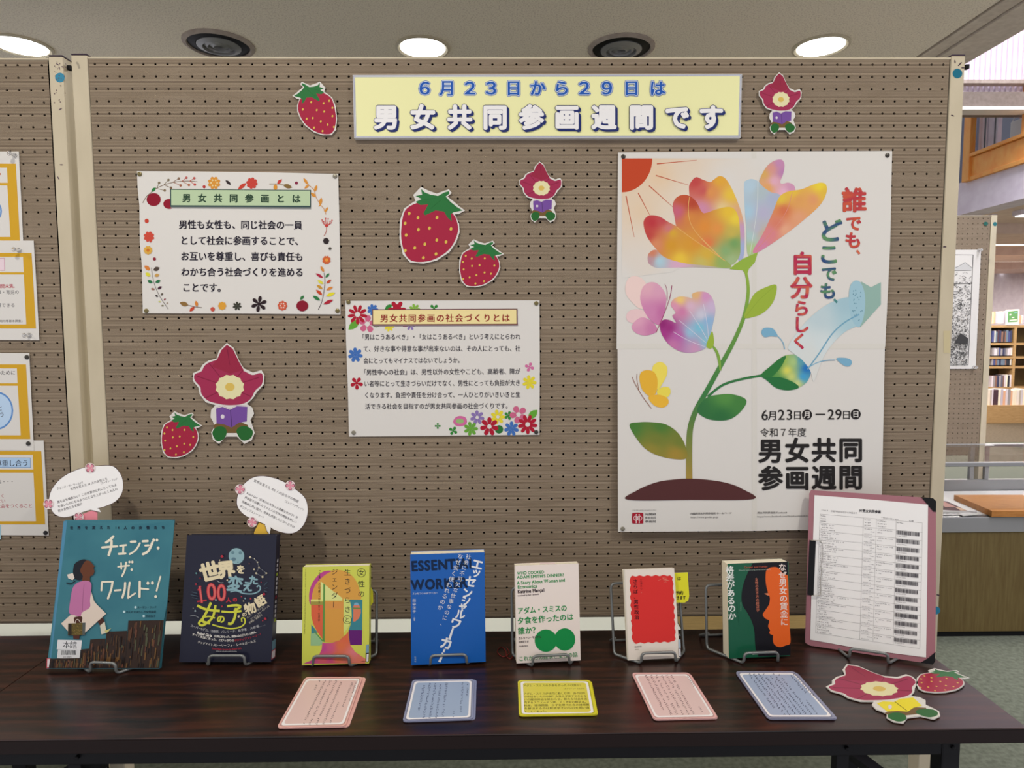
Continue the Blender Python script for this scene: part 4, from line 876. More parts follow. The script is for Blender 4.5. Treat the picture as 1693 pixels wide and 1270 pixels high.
P.line([(1310, 318), (1300, 350), (1275, 385), (1250, 414)], .9, (206, 130, 112), 4)
GS = (140, 172, 62)
P.poly([(1206, 445), (1215, 437), (1228, 428), (1253, 417), (1248, 434), (1238, 445), (1236, 452), (1231, 452), (1228, 447), (1216, 446)], GS)
def stemc(x, y):
    k = min(1, max(0, (y-450)/340)); 
    a, b, q = ((140, 172, 62), (56, 120, 66), k/.6) if k < .6 else ((56, 120, 66), (158, 132, 60), (k-.6)/.4)
    return tuple(u+(v-u)*q for u, v in zip(a, b))
P.line([(1232, 446), (1236, 465), (1236.7, 488), (1230, 524), (1214, 563), (1193, 602), (1170, 644), (1152, 676), (1142, 705), (1139.5, 737), (1139.5, 793)], (4.2, 10.5), stemc, 6)
P.at(1000, 400, 2.8217)
P.blob([(650, 352), (672, 290), (700, 240), (750, 212), (798, 200), (798, 245), (778, 292), (740, 330), (695, 350)], (146, 172, 56)); P.line([(655, 350), (720, 270), (790, 208)], 2, (130, 158, 50))
P.grad([(430, 785), (470, 730), (530, 713), (600, 712), (660, 738), (640, 785), (590, 825), (530, 834), (470, 822)], [(440, 780, (50, 110, 62)), (560, 720, (80, 140, 66)), (640, 745, (66, 126, 62)), (540, 820, (46, 108, 60))], 14)
P.grad([(115, 856), (160, 842), (220, 842), (285, 852), (340, 890), (375, 950), (380, 1010), (300, 1010), (220, 985), (165, 940)], [(130, 860, (70, 120, 54)), (260, 860, (74, 120, 52)), (240, 920, (112, 122, 50)), (330, 990, (156, 130, 52)), (220, 970, (140, 130, 52)), (350, 930, (110, 122, 50))], 14)
P.line([(480, 722), (550, 668), (640, 640), (740, 622)], 11, (50, 116, 64), 5)
P.blob([(495, 480), (518, 500), (538, 545), (541, 585), (545, 600), (535, 590), (528, 560), (518, 520)], (120, 160, 66)); P.line([(495, 478), (522, 508), (537, 555), (538, 600)], 8, (120, 162, 64), 5)
P.grad([(728, 622), (770, 582), (815, 545), (850, 528), (905, 528), (945, 555), (962, 600), (945, 650), (905, 680), (855, 692), (800, 680), (760, 648)], [(760, 620, (44, 112, 62)), (800, 570, (58, 124, 60)), (830, 550, (150, 180, 80)), (850, 600, (206, 204, 86)), (880, 560, (160, 190, 120)), (915, 555, (80, 150, 170)), (940, 590, (30, 106, 184)), (925, 630, (60, 150, 200)), (900, 660, (190, 200, 130)), (830, 660, (48, 118, 64)), (860, 680, (44, 116, 62)), (800, 640, (90, 150, 70)), (870, 630, (190, 200, 110))], 10)
P.blob([(728, 624), (760, 630), (820, 632), (880, 655), (905, 680), (855, 693), (800, 682), (760, 650)], (40, 110, 60)); P.blob([(728, 622), (770, 582), (815, 545), (845, 532), (830, 570), (800, 610), (770, 632)], (46, 116, 58))
P.grad([(257, 385), (272, 364), (300, 364), (332, 378), (315, 345), (330, 330), (308, 295), (320, 268), (350, 255), (388, 258), (408, 264), (408, 242), (440, 232), (480, 238), (505, 270), (515, 320), (505, 380), (490, 440), (478, 485), (450, 506), (400, 517), (350, 510), (300, 480), (265, 430)], [(270, 385, (140, 36, 110)), (272, 430, (160, 50, 130)), (320, 480, (186, 110, 160)), (350, 272, (224, 190, 110)), (330, 300, (208, 140, 170)), (425, 245, (214, 170, 110)), (470, 255, (200, 140, 184)), (500, 300, (190, 170, 200)), (360, 325, (196, 116, 160)), (400, 300, (204, 170, 190)), (450, 340, (190, 190, 206)), (440, 400, (112, 182, 206)), (400, 420, (140, 180, 206)), (300, 400, (150, 44, 120)), (340, 440, (176, 90, 160)), (480, 370, (130, 170, 206)), (420, 495, (190, 140, 176)), (470, 460, (130, 180, 200))], 10)
for q in ([(345, 365), (400, 410), (470, 470)], [(320, 420), (390, 460), (470, 490)], [(395, 320), (440, 390), (480, 460)], [(460, 290), (475, 370), (485, 450)]): P.line(q, 2, (206, 200, 214), 4)
P.blob([(500, 418), (508, 450), (508, 478), (495, 498), (474, 490), (478, 465)], (146, 174, 56))
P.blob([(95, 215), (105, 178), (130, 160), (165, 166), (190, 190), (205, 230), (190, 300), (165, 312), (130, 285), (102, 250)], (222, 196, 190)); P.blob([(100, 345), (118, 320), (165, 315), (200, 340), (190, 365), (150, 380), (110, 372)], (218, 186, 188))
P.grad([(165, 270), (175, 215), (205, 190), (240, 192), (270, 220), (287, 265), (275, 340), (255, 385), (225, 375), (190, 335)], [(200, 210, (212, 160, 176)), (250, 220, (206, 150, 176)), (220, 330, (196, 124, 168)), (265, 330, (186, 104, 156))], 12); P.grad([(150, 362), (180, 352), (215, 368), (240, 395), (238, 422), (190, 437), (145, 425), (125, 395)], [(150, 370, (208, 150, 176)), (220, 410, (190, 116, 160)), (160, 425, (200, 136, 170))], 12)
P.line([(238, 425), (262, 370), (290, 300), (306, 250), (313, 204)], 3, (150, 60, 100), 4); P.line([(280, 196), (290, 225), (291, 275)], 2, (150, 60, 100), 4)
P.blob([(228, 575), (260, 560), (288, 580), (290, 615), (275, 650), (245, 690), (215, 650), (220, 610)], (228, 208, 84)); P.blob([(162, 640), (170, 608), (200, 598), (232, 610), (246, 650), (238, 705), (210, 720), (175, 690)], (220, 170, 50)); P.blob([(243, 695), (270, 678), (300, 680), (306, 705), (290, 725), (255, 722)], (224, 208, 76)); P.blob([(205, 722), (250, 713), (290, 728), (297, 752), (275, 772), (240, 768), (215, 748)], (224, 174, 52))
P.line([(128, 630), (140, 660), (175, 720), (217, 777)], 2.6, (140, 84, 58), 4); P.line([(150, 615), (150, 645), (160, 695)], 2, (140, 84, 58), 4)
P.grad([(855, 490), (900, 420), (960, 350), (1050, 285), (1145, 258), (1185, 300), (1190, 380), (1120, 420), (1050, 490), (1010, 560), (975, 650), (958, 600), (920, 550), (880, 520)], [(900, 460, (198, 208, 208)), (1000, 350, (176, 196, 202)), (1130, 290, (150, 184, 196)), (1150, 380, (156, 190, 200)), (1020, 480, (196, 208, 210)), (970, 620, (204, 206, 202)), (950, 520, (200, 206, 204))], 16)
P.poly([(1196, 185), (1242, 212), (1288, 188), (1288, 292), (1192, 398), (1180, 380), (1205, 290)], (136, 170, 160)); P.blob([(1140, 230), (1150, 195), (1172, 180), (1195, 192), (1212, 240), (1214, 300), (1206, 355), (1188, 396), (1165, 385), (1146, 340), (1139, 285)], (146, 184, 198))
for i in range(26):
    a, q = rnd.uniform(0, 6.28), math.sqrt(rnd.random()); P.ell(1177+26*q*math.cos(a), 288+88*q*math.sin(a), 2.4, 3.4, (96, 140, 160), n=8)
P.line([(1187, 338), (1120, 375), (1060, 430), (1000, 520), (945, 595)], 6, (104, 156, 182), 5)
P.blob([(731, 425), (738, 405), (762, 400), (788, 408), (806, 440), (775, 440), (745, 444)], (112, 164, 192)); P.line([(790, 425), (815, 448), (832, 472), (839, 501)], 4, (112, 164, 192), 4)
P.blob([(1080, 545), (1115, 541), (1145, 548), (1152, 566), (1140, 580), (1115, 576)], (112, 164, 192)); P.line([(945, 590), (985, 566), (1030, 553), (1075, 551)], 4, (112, 164, 192), 4)
P.blob([(107, 1203), (150, 1160), (240, 1122), (330, 1108), (400, 1105), (480, 1110), (570, 1125), (640, 1152), (694, 1200), (400, 1204)], (82, 46, 46))
P.build('printed_flower', t, label='printed rainbow flower, butterflies, sun and watering can')
P = Print(F, 0.0009)
def rc(base, alt, fx=.13, fy=.17):
    def f(x, y):
        k = 0.5+0.5*math.sin(x*fx+3*math.sin(y*fy)+y*fy*.6); return tuple(a+(b-a)*k for a, b in zip(base, alt))
    return f
c1, c2, c3 = rc((196, 84, 56), (176, 52, 64)), rc((44, 70, 122), (92, 142, 90)), rc((172, 36, 76), (198, 96, 70), .3, .2)
for ch, x, y, s_ in (('誰', 1412.5, 330.5, 42), ('で', 1411.5, 369, 27), ('も', 1410.5, 397, 29)): P.g(ch, x, y, s_, c1, 0, .035)
P.line([(1416.5, 414), (1421.5, 420)], 3.6, (200, 100, 72))
for ch, x, y, s_ in (('ど', 1373, 381, 40), ('こ', 1370.5, 420, 36), ('で', 1371, 452.5, 27), ('も', 1369, 481, 29)): P.g(ch, x, y, s_, c2, 0, .035)
P.line([(1379, 494.5), (1384, 500.5)], 3.6, (70, 130, 130))
for ch, x, y, s_ in (('自', 1326.8, 435.5, 39), ('分', 1325, 475.5, 38), ('ら', 1325, 509.5, 28), ('し', 1324.5, 536.5, 29), ('く', 1322, 564, 28)): P.g(ch, x, y, s_, c3, 0, .035)
P.build('slogan_lettering', t, label='rainbow coloured slogan lettering')
P = Print(F, 0.0009); BK = (38, 36, 36)
P.g('6', 1264, 685.5, 24, BK, 0, .01); P.g('月', 1277.5, 687, 16.5, BK, 0, .012); P.g('2', 1291.5, 685, 24, BK, 0, .01); P.g('3', 1304.5, 685, 24, BK, 0, .01); P.g('日', 1318.5, 686.5, 16, BK, 0, .012)
P.ell(1334.3, 685.8, 8.3, 8.5, BK); P.g('月', 1334.5, 685.6, 12, PP, 0, .02); P.rect(1348.5, 684.2, 1364.5, 686.2, BK)
P.g('2', 1373.5, 684.5, 24, BK, 0, .01); P.g('9', 1386, 684.5, 24, BK, 0, .01); P.g('日', 1399.5, 686, 16, BK, 0, .012); P.ell(1414.8, 685, 8.3, 8.5, BK); P.g('日', 1415, 684.8, 12, PP, 0, .02)
P.text('令和７年度', 1256.5, 723, 1333.5, 722.5, 15.5, BK, .002)
for i, ch in enumerate('男女共同'): P.g(ch, 1274+44.2*i, 745.2-.5*i, 42, BK, 0, .032)
for i, ch in enumerate('参画週間'): P.g(ch, 1274+44.2*i, 790.5-.5*i, 42, BK, 0, .030)
P.build('date_lettering', t, label='black date and title lettering')
P = Print(F, 0.0009).at(1020, 820, 5.29)
P.blob([(133, 160), (145, 148), (220, 148), (230, 160), (230, 232), (220, 242), (145, 242), (133, 230)], (160, 26, 44), 2)
for sx_ in (-1, 1): P.ring(182+sx_*16, 195, 22, 5, (212, 196, 196)); P.rect(182+sx_*13-4, 180, 182+sx_*13+4, 240, (212, 196, 196)); P.ell(182+sx_*12, 165, 6, 6, (212, 196, 196))
P.scrib(134, 130, 345, 130, 9, 20, (90, 90, 90), .9)
for s_, y in (('内閣府', 172), ('男女共同', 204), ('参画局', 236)): P.text(s_, 245, y, 343, y-1, 24, (70, 68, 70), .01)
P.text('内閣府男女共同参画局 ホームページ', 642, 166, 1004, 160, 20, (66, 64, 66), .012); P.text('https://www.gender.go.jp', 644, 196, 886, 194, 20, (80, 78, 80))
P.text('男女共同参画局 Facebook', 1228, 158, 1492, 154, 20, (66, 64, 66), .012); P.text('https://www.facebook.com/danjokyodosankaku', 1228, 190, 1680, 182, 20, (80, 78, 80))
P.build('small_print', t)
tack(1030.5, 259, 0.0040, 'tack_dark', 'dark thumbtack at the top left corner of the flower poster'); tack(1467, 257, 0.0040, 'tack_dark', 'dark ringed thumbtack at the top right corner of the flower poster'); tack(1029.5, 874.5, 0.0177, 'tack_grey', 'grey thumbtack at the bottom left corner of the flower poster')

# ---- gold-framed notices on the left partition
GOLD, INK = (200, 154, 36), (56, 54, 62)
def gold(pts, label, off, art):
    t, F = board_thing('gold_framed_notice', pts[2], off, label, 'notice', 'gold-framed notices on the left partition'); sheet(F, pts, t, 'paper', thick=0.0005)
    P = Print(F, 0.0002); art(P); P.build('printed_page', t)
def a1(P):
    P.at(0, 230, 3.735); P.poly([(-700, 150), (97, 152), (123, 628), (-690, 628)], GOLD); P.poly([(-600, 176), (43, 176), (47, 270), (-600, 270)], PAPER); P.poly([(-600, 286), (45, 286), (64, 604), (-600, 604)], PAPER)
    P.rect(-8, 210, 4, 222, (176, 90, 40)); P.ring(-70, 445, 82, 10, (96, 136, 190)); P.ell(-70, 445, 72, 72, (168, 198, 226))
def a2(P):
    P.at(0, 230, 3.735); P.poly([(-700, 702), (195, 703), (222, 1170), (-690, 1170)], GOLD); P.poly([(-600, 728), (142, 728), (146, 822), (-600, 822)], PAPER); P.poly([(-600, 836), (147, 836), (162, 1145), (-600, 1145)], PAPER)
    P.poly([(-60, 735), (29, 735), (31, 812), (-60, 812)], (176, 110, 136)); P.poly([(-60, 738), (26, 738), (28, 808), (-60, 808)], (216, 196, 204))
    P.text('週間未満。', -20, 922, 106, 921, 27, (170, 50, 70), .02); P.text('家事・育児の', -46, 960, 118, 959, 28, INK, .004); P.text('取得できる', -50, 1040, 94, 1039, 28, INK, .004); P.text('出典「雇用均等基本調査」', -80, 1134, 150, 1131, 17, INK, .01)
def a3(P):
    P.at(0, 560, 3.735); P.poly([(-700, 158), (160, 159), (187, 620), (-690, 620)], GOLD); P.poly([(-600, 184), (104, 184), (108, 276), (-600, 276)], PAPER); P.poly([(-600, 291), (109, 291), (128, 597), (-600, 597)], PAPER)
    P.text('のために', -26, 226, 96, 225, 30, INK, .012); P.ell(-20, 445, 102, 118, (84, 132, 192)); P.ell(-20, 445, 92, 107, (172, 198, 226)); P.text('と', -16, 446, 16, 446, 34, INK); P.text('う', -6, 486, 28, 486, 36, INK)
def a4(P):
    P.at(0, 560, 3.735); P.poly([(-700, 692), (255, 695), (279, 1147), (-690, 1147)], GOLD); P.poly([(-600, 718), (202, 718), (206, 808), (-600, 808)], PAPER); P.poly([(-600, 828), (206, 828), (222, 1128), (-600, 1128)], PAPER)
    P.poly([(-400, 735), (189, 735), (190, 798), (-400, 798)], (88, 120, 164)); P.poly([(-400, 738), (186, 738), (187, 794), (-400, 794)], (162, 192, 222)); P.text('尊重し合う', -30, 792, 176, 790, 44, (40, 40, 52), .014)
    P.text('は・・・', -14, 898, 88, 896, 27, INK, .006); P.text('なく', -26, 985, 30, 985, 28, (168, 52, 74), .006); P.text('ない', -22, 1016, 34, 1016, 28, (168, 52, 74), .006); P.text('社会をつくること', -24, 1048, 202, 1046, 28, (168, 52, 74), .008)
    P.rect(-60, 1150, 6, 1240, (150, 186, 200))
gold([(-190, 251), (31, 250.5), (38.3, 399), (-180, 399)], 'topmost gold-framed notice on the left partition, cut by the photo edge', 0.0026, a1)
gold([(-180, 397.5), (55.5, 397.8), (60, 470), (65, 562.5), (-175, 561)], 'second gold-framed notice from the top, with red and dark writing', 0.0034, a2)
gold([(-175, 728), (72, 728.5), (76, 800), (80.5, 885.5), (-165, 884)], 'lowest gold-framed notice, with a light blue title box', 0.0026, a4)
gold([(-175, 583), (48.3, 584), (51, 640), (56, 745), (-165, 743)], 'third gold-framed notice from the top, with a blue circle', 0.0036, a3)
clear_pin(24.5, 257, 0.0031, 'clear push pin at the corner of the topmost gold-framed notice'); clear_pin(32, 414, 0.0039, 'clear push pin at the upper right of the second gold-framed notice'); clear_pin(49, 554.5, 0.0039, 'clear push pin at the bottom right of the second gold-framed notice')
tack(44.5, 590.5, 0.0041, 'tack_dark', 'dark grey thumbtack at the top right of the blue-circle notice'); tack(47, 733.5, 0.0041, 'tack_dark', 'dark grey thumbtack at the bottom right of the blue-circle notice'); tack(75.5, 881, 0.0031, 'tack_black', 'black thumbtack at the bottom right of the lowest gold-framed notice')
# ================================================================== books, stands and cards on the table
def leanframe(bl, br, lean, dz=0.0065):
    A_, B_ = onT(*bl, dz), onT(*br, dz); u = (B_-A_).normalized(); back = Vector((0, 0, 1)).cross(u)
    v = Vector((0, 0, 1))*math.cos(math.radians(lean))+back*math.sin(math.radians(lean))
    return Fr(A_, u, v), (B_-A_).length
def book(bl, br, lean, h, t, spine, cover, label, hard=False, spc=None, page='pages', gap=0.0008, cat='book'):
    """front cover plane on the stand; spine 'L', 'R' or ''"""
    F, w_ = leanframe(bl, br, lean); b = empty('book', F.O, label, cat, 'books propped up on the table')
    e = 0.0022 if hard else 0.0004; o_ = 0.003 if hard else 0.0002
    cm = MB(); cm.fbox(F, 0, w_, 0, h, -e, 0); cv = cm.build('front_cover', cover, b)
    cm = MB(); cm.fbox(F, 0, w_, 0, h, -t, -t+e); cm.build('back_cover', spc or cover, b)
    s0, s1 = (0, e) if spine == 'L' else (w_-e, w_)
    cm = MB(); cm.fbox(F, s0, s1, 0, h, -t+e*1.01, -e*1.01); cm.build('spine', spc or cover, b)
    a0, a1 = (e*1.02, w_-o_) if spine == 'L' else (o_, w_-e*1.02)
    cm = MB(); cm.fbox(F, a0, a1, o_, h-o_-gap, -t+e*1.05, -e*1.05); cm.build('page_block', page, b)
    # leaf edges
    n = 6; pm = MB()
    for k in range(1, n): pm.fbox(F, a0+0.0003, a1-0.0003, h-o_-gap-0.00005, h-o_-gap+0.0002, -t+e+(t-2*e)*k/n-0.0003, -t+e+(t-2*e)*k/n)
    q = pm.build('leaf_edges', 'paper_edge', b); q['kind'] = 'stuff'
    return b, F, w_
def stand(hl, hr, F, w_, t, label, fw=0.13, fh=0.13, hook=0.021, cshift=0.0, toe=0.0):
    """bent wire book stand: front hook, base legs, leaning back frame and a rear support"""
    r = 0.0028; L_, R_ = onT(*hl, r), onT(*hr, r); u = F.u; back = Vector((0, 0, 1)).cross(u)
    c = F.O+u*(w_/2+cshift); c.z = TZ+r; rear = t/math.cos(math.radians(14))+0.012
    BL, BR = c-u*fw/2+back*(rear+.012), c+u*fw/2+back*(rear+.012); v = F.v
    st = empty('book_stand', Vector((c.x, c.y, TZ)), label, 'book stand', 'bent grey wire book stands')
    off = Vector((0, 0, 0.010))
    up = Vector((0, 0, hook))
    path = [L_, L_+up, R_+up, R_, BR-back*.006+off*.2, BR+off, BR+v*fh, BL+v*fh, BL+off, BL-back*.006+off*.2]
    mb = MB(); mb.tube(rounded(path, 0.011, 5), r, 10, True); mb.build('wire_frame', 'wire_grey', st, smooth=True)
    rl = [BL+u*.004+v*.03, BL+u*.004+back*.055+Vector((0, 0, 0)), BR-u*.004+back*.055, BR-u*.004+v*.03]
    for q in rl[1:3]: q.z = TZ+r
    mb = MB(); mb.tube(rounded(rl, 0.010, 5, False), r*.9, 8); mb.build('rear_support', 'wire_grey', st, smooth=True)
    return st
plain('teal_cover', (52, 112, 126), 0.32); plain('navy_cover', (26, 28, 46), 0.35); plain('lime_cover', (190, 196, 78), 0.35); plain('blue_cover', (14, 86, 166), 0.35)
plain('white_cover', (218, 208, 202), 0.4); plain('cream_cover', (212, 204, 194), 0.4); plain('green_cover', (14, 84, 58), 0.32); plain('black_cover', (24, 24, 28), 0.35); plain('sticky_yellow', (206, 204, 38), 0.7)
CRM = (216, 210, 190)
# ---- teal picture book
b, F, w_ = book((77, 1106), (263, 1106), 15, 0.2845, 0.009, 'L', 'teal_cover', 'large teal picture book with a walking girl in a pink jacket on its cover', True)
stand((150, 1112), (192, 1114), F, w_, 0.009, 'wire stand holding the large teal picture book', .14, .17)
P = Print(F, 0.0002).at(70, 850, 4.791)
def teal(x, y):
    k = .5+.5*math.sin(x*.011+2.2*math.sin(y*.008)); return tuple(a+(q-a)*k for a, q in zip((46, 104, 120), (60, 120, 132)))
P.grad([(168, 56), (1046, 52), (1035, 200), (990, 700), (962, 842), (680, 845), (672, 925), (510, 932), (500, 986), (380, 994), (372, 1066), (305, 1074), (298, 1140), (62, 1146)], [(x, y, teal(x, y)) for x in range(100, 1100, 110) for y in range(80, 1100, 110)], 60, 0, 2)
P.poly([(168, 56), (196, 56), (70, 1142), (58, 1142)], (70, 128, 160))
for i, ch in enumerate('世界を変えた'): P.g(ch, 232+58.5*i, 110-.8*i, 27, (20, 34, 52), 0, .05)
P.g('1', 580, 108, 26, (20, 34, 52), 0, .05); P.g('4', 603, 108, 26, (20, 34, 52), 0, .05)
for i, ch in enumerate('人の女性たち'): P.g(ch, 658+59.8*i, 109-.6*i, 27, (20, 34, 52), 0, .05)
def brush(*strokes):
    for s_ in strokes:
        P.line(s_[:-1], s_[-1], CRM, 3)
        for q in (s_[0], s_[-2]): P.ell(q[0], q[1], s_[-1]/2, s_[-1]/2, CRM, n=10)
brush([(562, 178), (535, 205), (505, 225), 19], [(474, 265), (530, 260), (592, 256), 17], [(548, 212), (545, 260), (526, 325), 20])          # chi
brush([(616, 252), (664, 246), 15], [(642, 250), (640, 312), 15], [(606, 316), (658, 313), 17])                                           # small e
brush([(702, 220), (738, 218), 19], [(692, 318), (722, 300), (752, 270), (772, 232), 15])                                                  # n
brush([(796, 216), (834, 214), 18], [(815, 250), (842, 248), 15], [(798, 318), (840, 292), (872, 225), 20]); P.ell(882, 206, 11, 13, CRM); P.ell(908, 206, 10, 12, CRM); P.ell(917, 270, 11, 13, CRM)
brush([(600, 418), (645, 412), (688, 408), 13], [(624, 388), (626, 436), 12], [(664, 384), (655, 440), (632, 492), 15]); P.ell(690, 380, 9, 10, CRM); P.ell(713, 380, 9, 11, CRM); P.ell(708, 440, 10, 11, CRM)
brush([(472, 540), (468, 605), 15], [(476, 538), (558, 536), 15], [(556, 540), (545, 600), (520, 668), 17])
brush([(574, 606), (622, 602), 15])
brush([(656, 546), (652, 600), (634, 662), 17], [(692, 544), (684, 600), (680, 664), 16], [(682, 664), (735, 628), 13])
brush([(772, 536), (770, 656), 18], [(778, 590), (838, 596), 15]); P.ell(836, 548, 11, 13, CRM); P.ell(872, 546, 12, 13, CRM)
brush([(936, 496), (920, 550), (905, 608), 13]); P.ell(898, 654, 11, 12, CRM)
for x, y, s_, x1 in ((738, 739, 'スーザン・フッド', 905), (648, 775, '13人のすばらしき女性画家', 902), (803, 809, '渋谷弘子', 898)):
    P.ell(x, y, 10, 10, (170, 200, 206), n=10); P.text(s_, x+14, y+12, x1, y+10, 22, (20, 44, 60), .01)
# steps
def bark(x, y):
    k = math.sin(x*.19+math.sin(y*.013)*2)+.6*math.sin(x*.47+y*.01); return (74, 52, 38) if k > .7 else ((54, 38, 30) if k > -.3 else (34, 28, 26))
for q in ([(682, 845), (962, 842), (925, 1222), (655, 1222)], [(510, 932), (672, 925), (655, 1222), (480, 1222)], [(380, 994), (500, 986), (485, 1222), (355, 1222)], [(305, 1074), (372, 1066), (355, 1222), (290, 1222)], [(62, 1146), (298, 1140), (290, 1222), (50, 1222)]): P.poly(q, (50, 36, 29))
for i in range(230):
    x = rnd.uniform(66, 940); top = 1146 if x < 300 else 1074 if x < 378 else 994 if x < 505 else 932 if x < 680 else 845
    y = rnd.uniform(top+2, 1190); L = rnd.uniform(25, 110); y1 = min(y+L, 1218); x = min(x, 952-(y1-845)*.09); P.line([(x, y), (x-4-L*.05, y1)], rnd.uniform(5, 13), rnd.choice([(30, 24, 24), (84, 56, 36), (66, 50, 36), (40, 34, 34), (104, 74, 42), (74, 76, 56), (96, 60, 46)]))
# girl
P.poly([(196, 480), (240, 468), (262, 500), (240, 524), (205, 510)], (206, 196, 186)); P.blob([(244, 440), (256, 395), (300, 366), (345, 362), (352, 400), (318, 440), (320, 500), (300, 524), (262, 516), (246, 480)], (28, 30, 38))
P.line([(190, 545), (225, 552), (262, 530)], 8, (24, 30, 40), 3)
P.blob([(345, 370), (378, 374), (400, 400), (414, 414), (406, 425), (412, 455), (400, 484), (378, 496), (372, 540), (318, 532), (320, 490), (300, 450), (318, 405)], (96, 54, 34))
P.poly([(374, 580), (395, 640), (410, 690), (430, 715), (506, 790), (318, 958), (210, 936), (148, 868), (222, 800), (300, 800)], (206, 192, 178))
P.blob([(300, 536), (345, 528), (384, 544), (388, 600), (378, 680), (376, 740), (316, 780), (300, 812), (250, 800), (212, 780), (222, 680), (240, 590), (268, 552)], (176, 104, 150)); P.line([(330, 560), (322, 650), (318, 770)], 5, (150, 84, 128), 4)
P.blob([(256, 818), (312, 812), (314, 850), (296, 872), (262, 866), (250, 842)], (70, 38, 28)); P.poly([(243, 950), (296, 950), (292, 992), (246, 990)], (74, 40, 30))
P.poly([(204, 868), (342, 860), (338, 958), (202, 962)], (92, 78, 34)); P.poly([(206, 870), (232, 868), (232, 960), (204, 961)], (44, 36, 26)); P.poly([(318, 862), (342, 860), (338, 958), (318, 958)], (78, 84, 82))
for i in range(30): x, y = rnd.uniform(236, 315), rnd.uniform(872, 950); P.line([(x, y), (x+rnd.uniform(-16, 16), y+rnd.uniform(-10, 10))], 4, rnd.choice([(120, 104, 40), (66, 56, 30), (134, 110, 62)]))
P.line([(262, 866), (266, 842), (284, 836), (302, 862)], 5, (200, 190, 176), 3)
P.poly([(436, 850), (478, 818), (492, 850), (456, 884)], (72, 38, 30)); P.poly([(456, 884), (494, 852), (506, 920), (540, 908), (520, 936), (468, 954)], (196, 190, 170)); P.poly([(492, 924), (545, 906), (505, 946)], (184, 180, 110))
P.build('cover_picture', b, 'print_gloss')
P = Print(F, 0.0008).at(70, 850, 4.791)
P.poly([(122, 996), (313, 1000), (306, 1076), (114, 1072)], (208, 210, 214)); P.poly([(124, 1074), (302, 1076), (294, 1146), (116, 1142)], (200, 202, 206)); P.g('本', 190, 1036, 62, (30, 34, 44), 1); P.g('館', 246, 1038, 62, (30, 34, 44), 1)
x = 152
while x < 268: ww = rnd.choice([2.5, 4, 6]); P.poly([(x, 1080), (x+ww, 1080), (x+ww-3, 1116), (x-3, 1116)], (50, 52, 58)); x += ww+rnd.choice([2.5, 4])
P.text('022119871', 164, 1142, 232, 1142, 18, (60, 60, 66)); P.poly([(34, 1142), (66, 1142), (62, 1222), (32, 1222)], (176, 60, 74)); P.poly([(40, 1148), (62, 1148), (58, 1216), (38, 1216)], (206, 196, 200))
P.build('library_label', b, label='white library label with a barcode')

# ---- speech-bubble cards
def bubble(F, pts, tailcol, stem, flowers, lines, label):
    t = empty('speech_bubble_card', F.px(stem[0][0], stem[0][1]), label, 'card', 'speech-bubble review cards')
    F1 = Fr(F.O-F.n*0.0015, F.u, F.v)
    sheet(F1, stem, t, 'stem_card', thick=0.0008, m=plain('stem_'+label[:9], tailcol, 0.6))
    P = Print(F, 0.0); o = spline(pts[0], True, 6)
    mb = MB(); mb.prism([F.px(*q) for q in o+[]], -F.n*0.0007); mb.build('bubble', 'bright_paper', t)
    mb = MB(); mb.prism([F.px(*q) for q in pts[1]], -F.n*0.0006); mb.build('bubble_tail', 'bright_paper', t)
    P = Print(F, 0.0002); P.line(o, .7, (70, 48, 56), closed=True); P.line([pts[1][0], pts[1][1], pts[1][2]], .7, (70, 48, 56)); P.poly([pts[1][0], pts[1][2], (sum(q[0] for q in pts[0])/len(pts[0]), sum(q[1] for q in pts[0])/len(pts[0]))], (238, 234, 229))
    for s_, x0, y0, x1, y1, h, b_ in lines: P.text(s_, x0, y0, x1, y1, h, (84, 80, 84), b_)
    P.build('lettering', t)
    P = Print(F, 0.0009)
    for x, y, r in flowers:
        P.ell(x, y, 8.4, 8.4, (214, 196, 196)); P.flower(x, y, 7.6, 4, (92, 34, 60), None, .5, r); P.flower(x, y, 6.6, 4, (210, 132, 150), None, .46, r)
    P.build('pink_blossoms', t)
FA = Fr(F.O-F.n*0.013, F.u, F.v)
bubble(FA, ([(81, 823), (88, 805), (106, 787), (135, 774), (165, 770), (187, 771), (200, 785), (203.5, 801), (201, 817), (190, 830), (172, 838), (155, 842), (140, 846), (120, 853), (104, 855.5), (90, 850), (83, 838)], [(150, 843), (160, 846), (166.5, 847), (163, 840)]), (214, 128, 142), [(137, 850), (152, 844), (161, 847), (161, 905), (137, 905)],
       [(149, 774, 45), (80, 833.5, 45), (130, 855.5, 45)],
       [('チェンジ・ザ・ワールド！', 94.5, 810.5, 140, 799.5, 4.6, .006), ('世界を変えた 14 人の女性たち', 117, 811.5, 178.5, 793.5, 4.8, .006), ('（スーザン・フッド', 165, 802, 195, 793.5, 4.4, 0), ('男も女も関係ない！この世界がだれにとってもよ', 95, 833, 193.5, 803.5, 4.8, .012), ('り良いものになるようにと立ち上がった１４人の', 96, 840.5, 195, 810.5, 4.8, .012), ('若き女性たちを紹介', 96.5, 847.5, 137, 835, 4.8, .012)],
       'white speech-bubble card with a pink tab, above the large teal picture book')

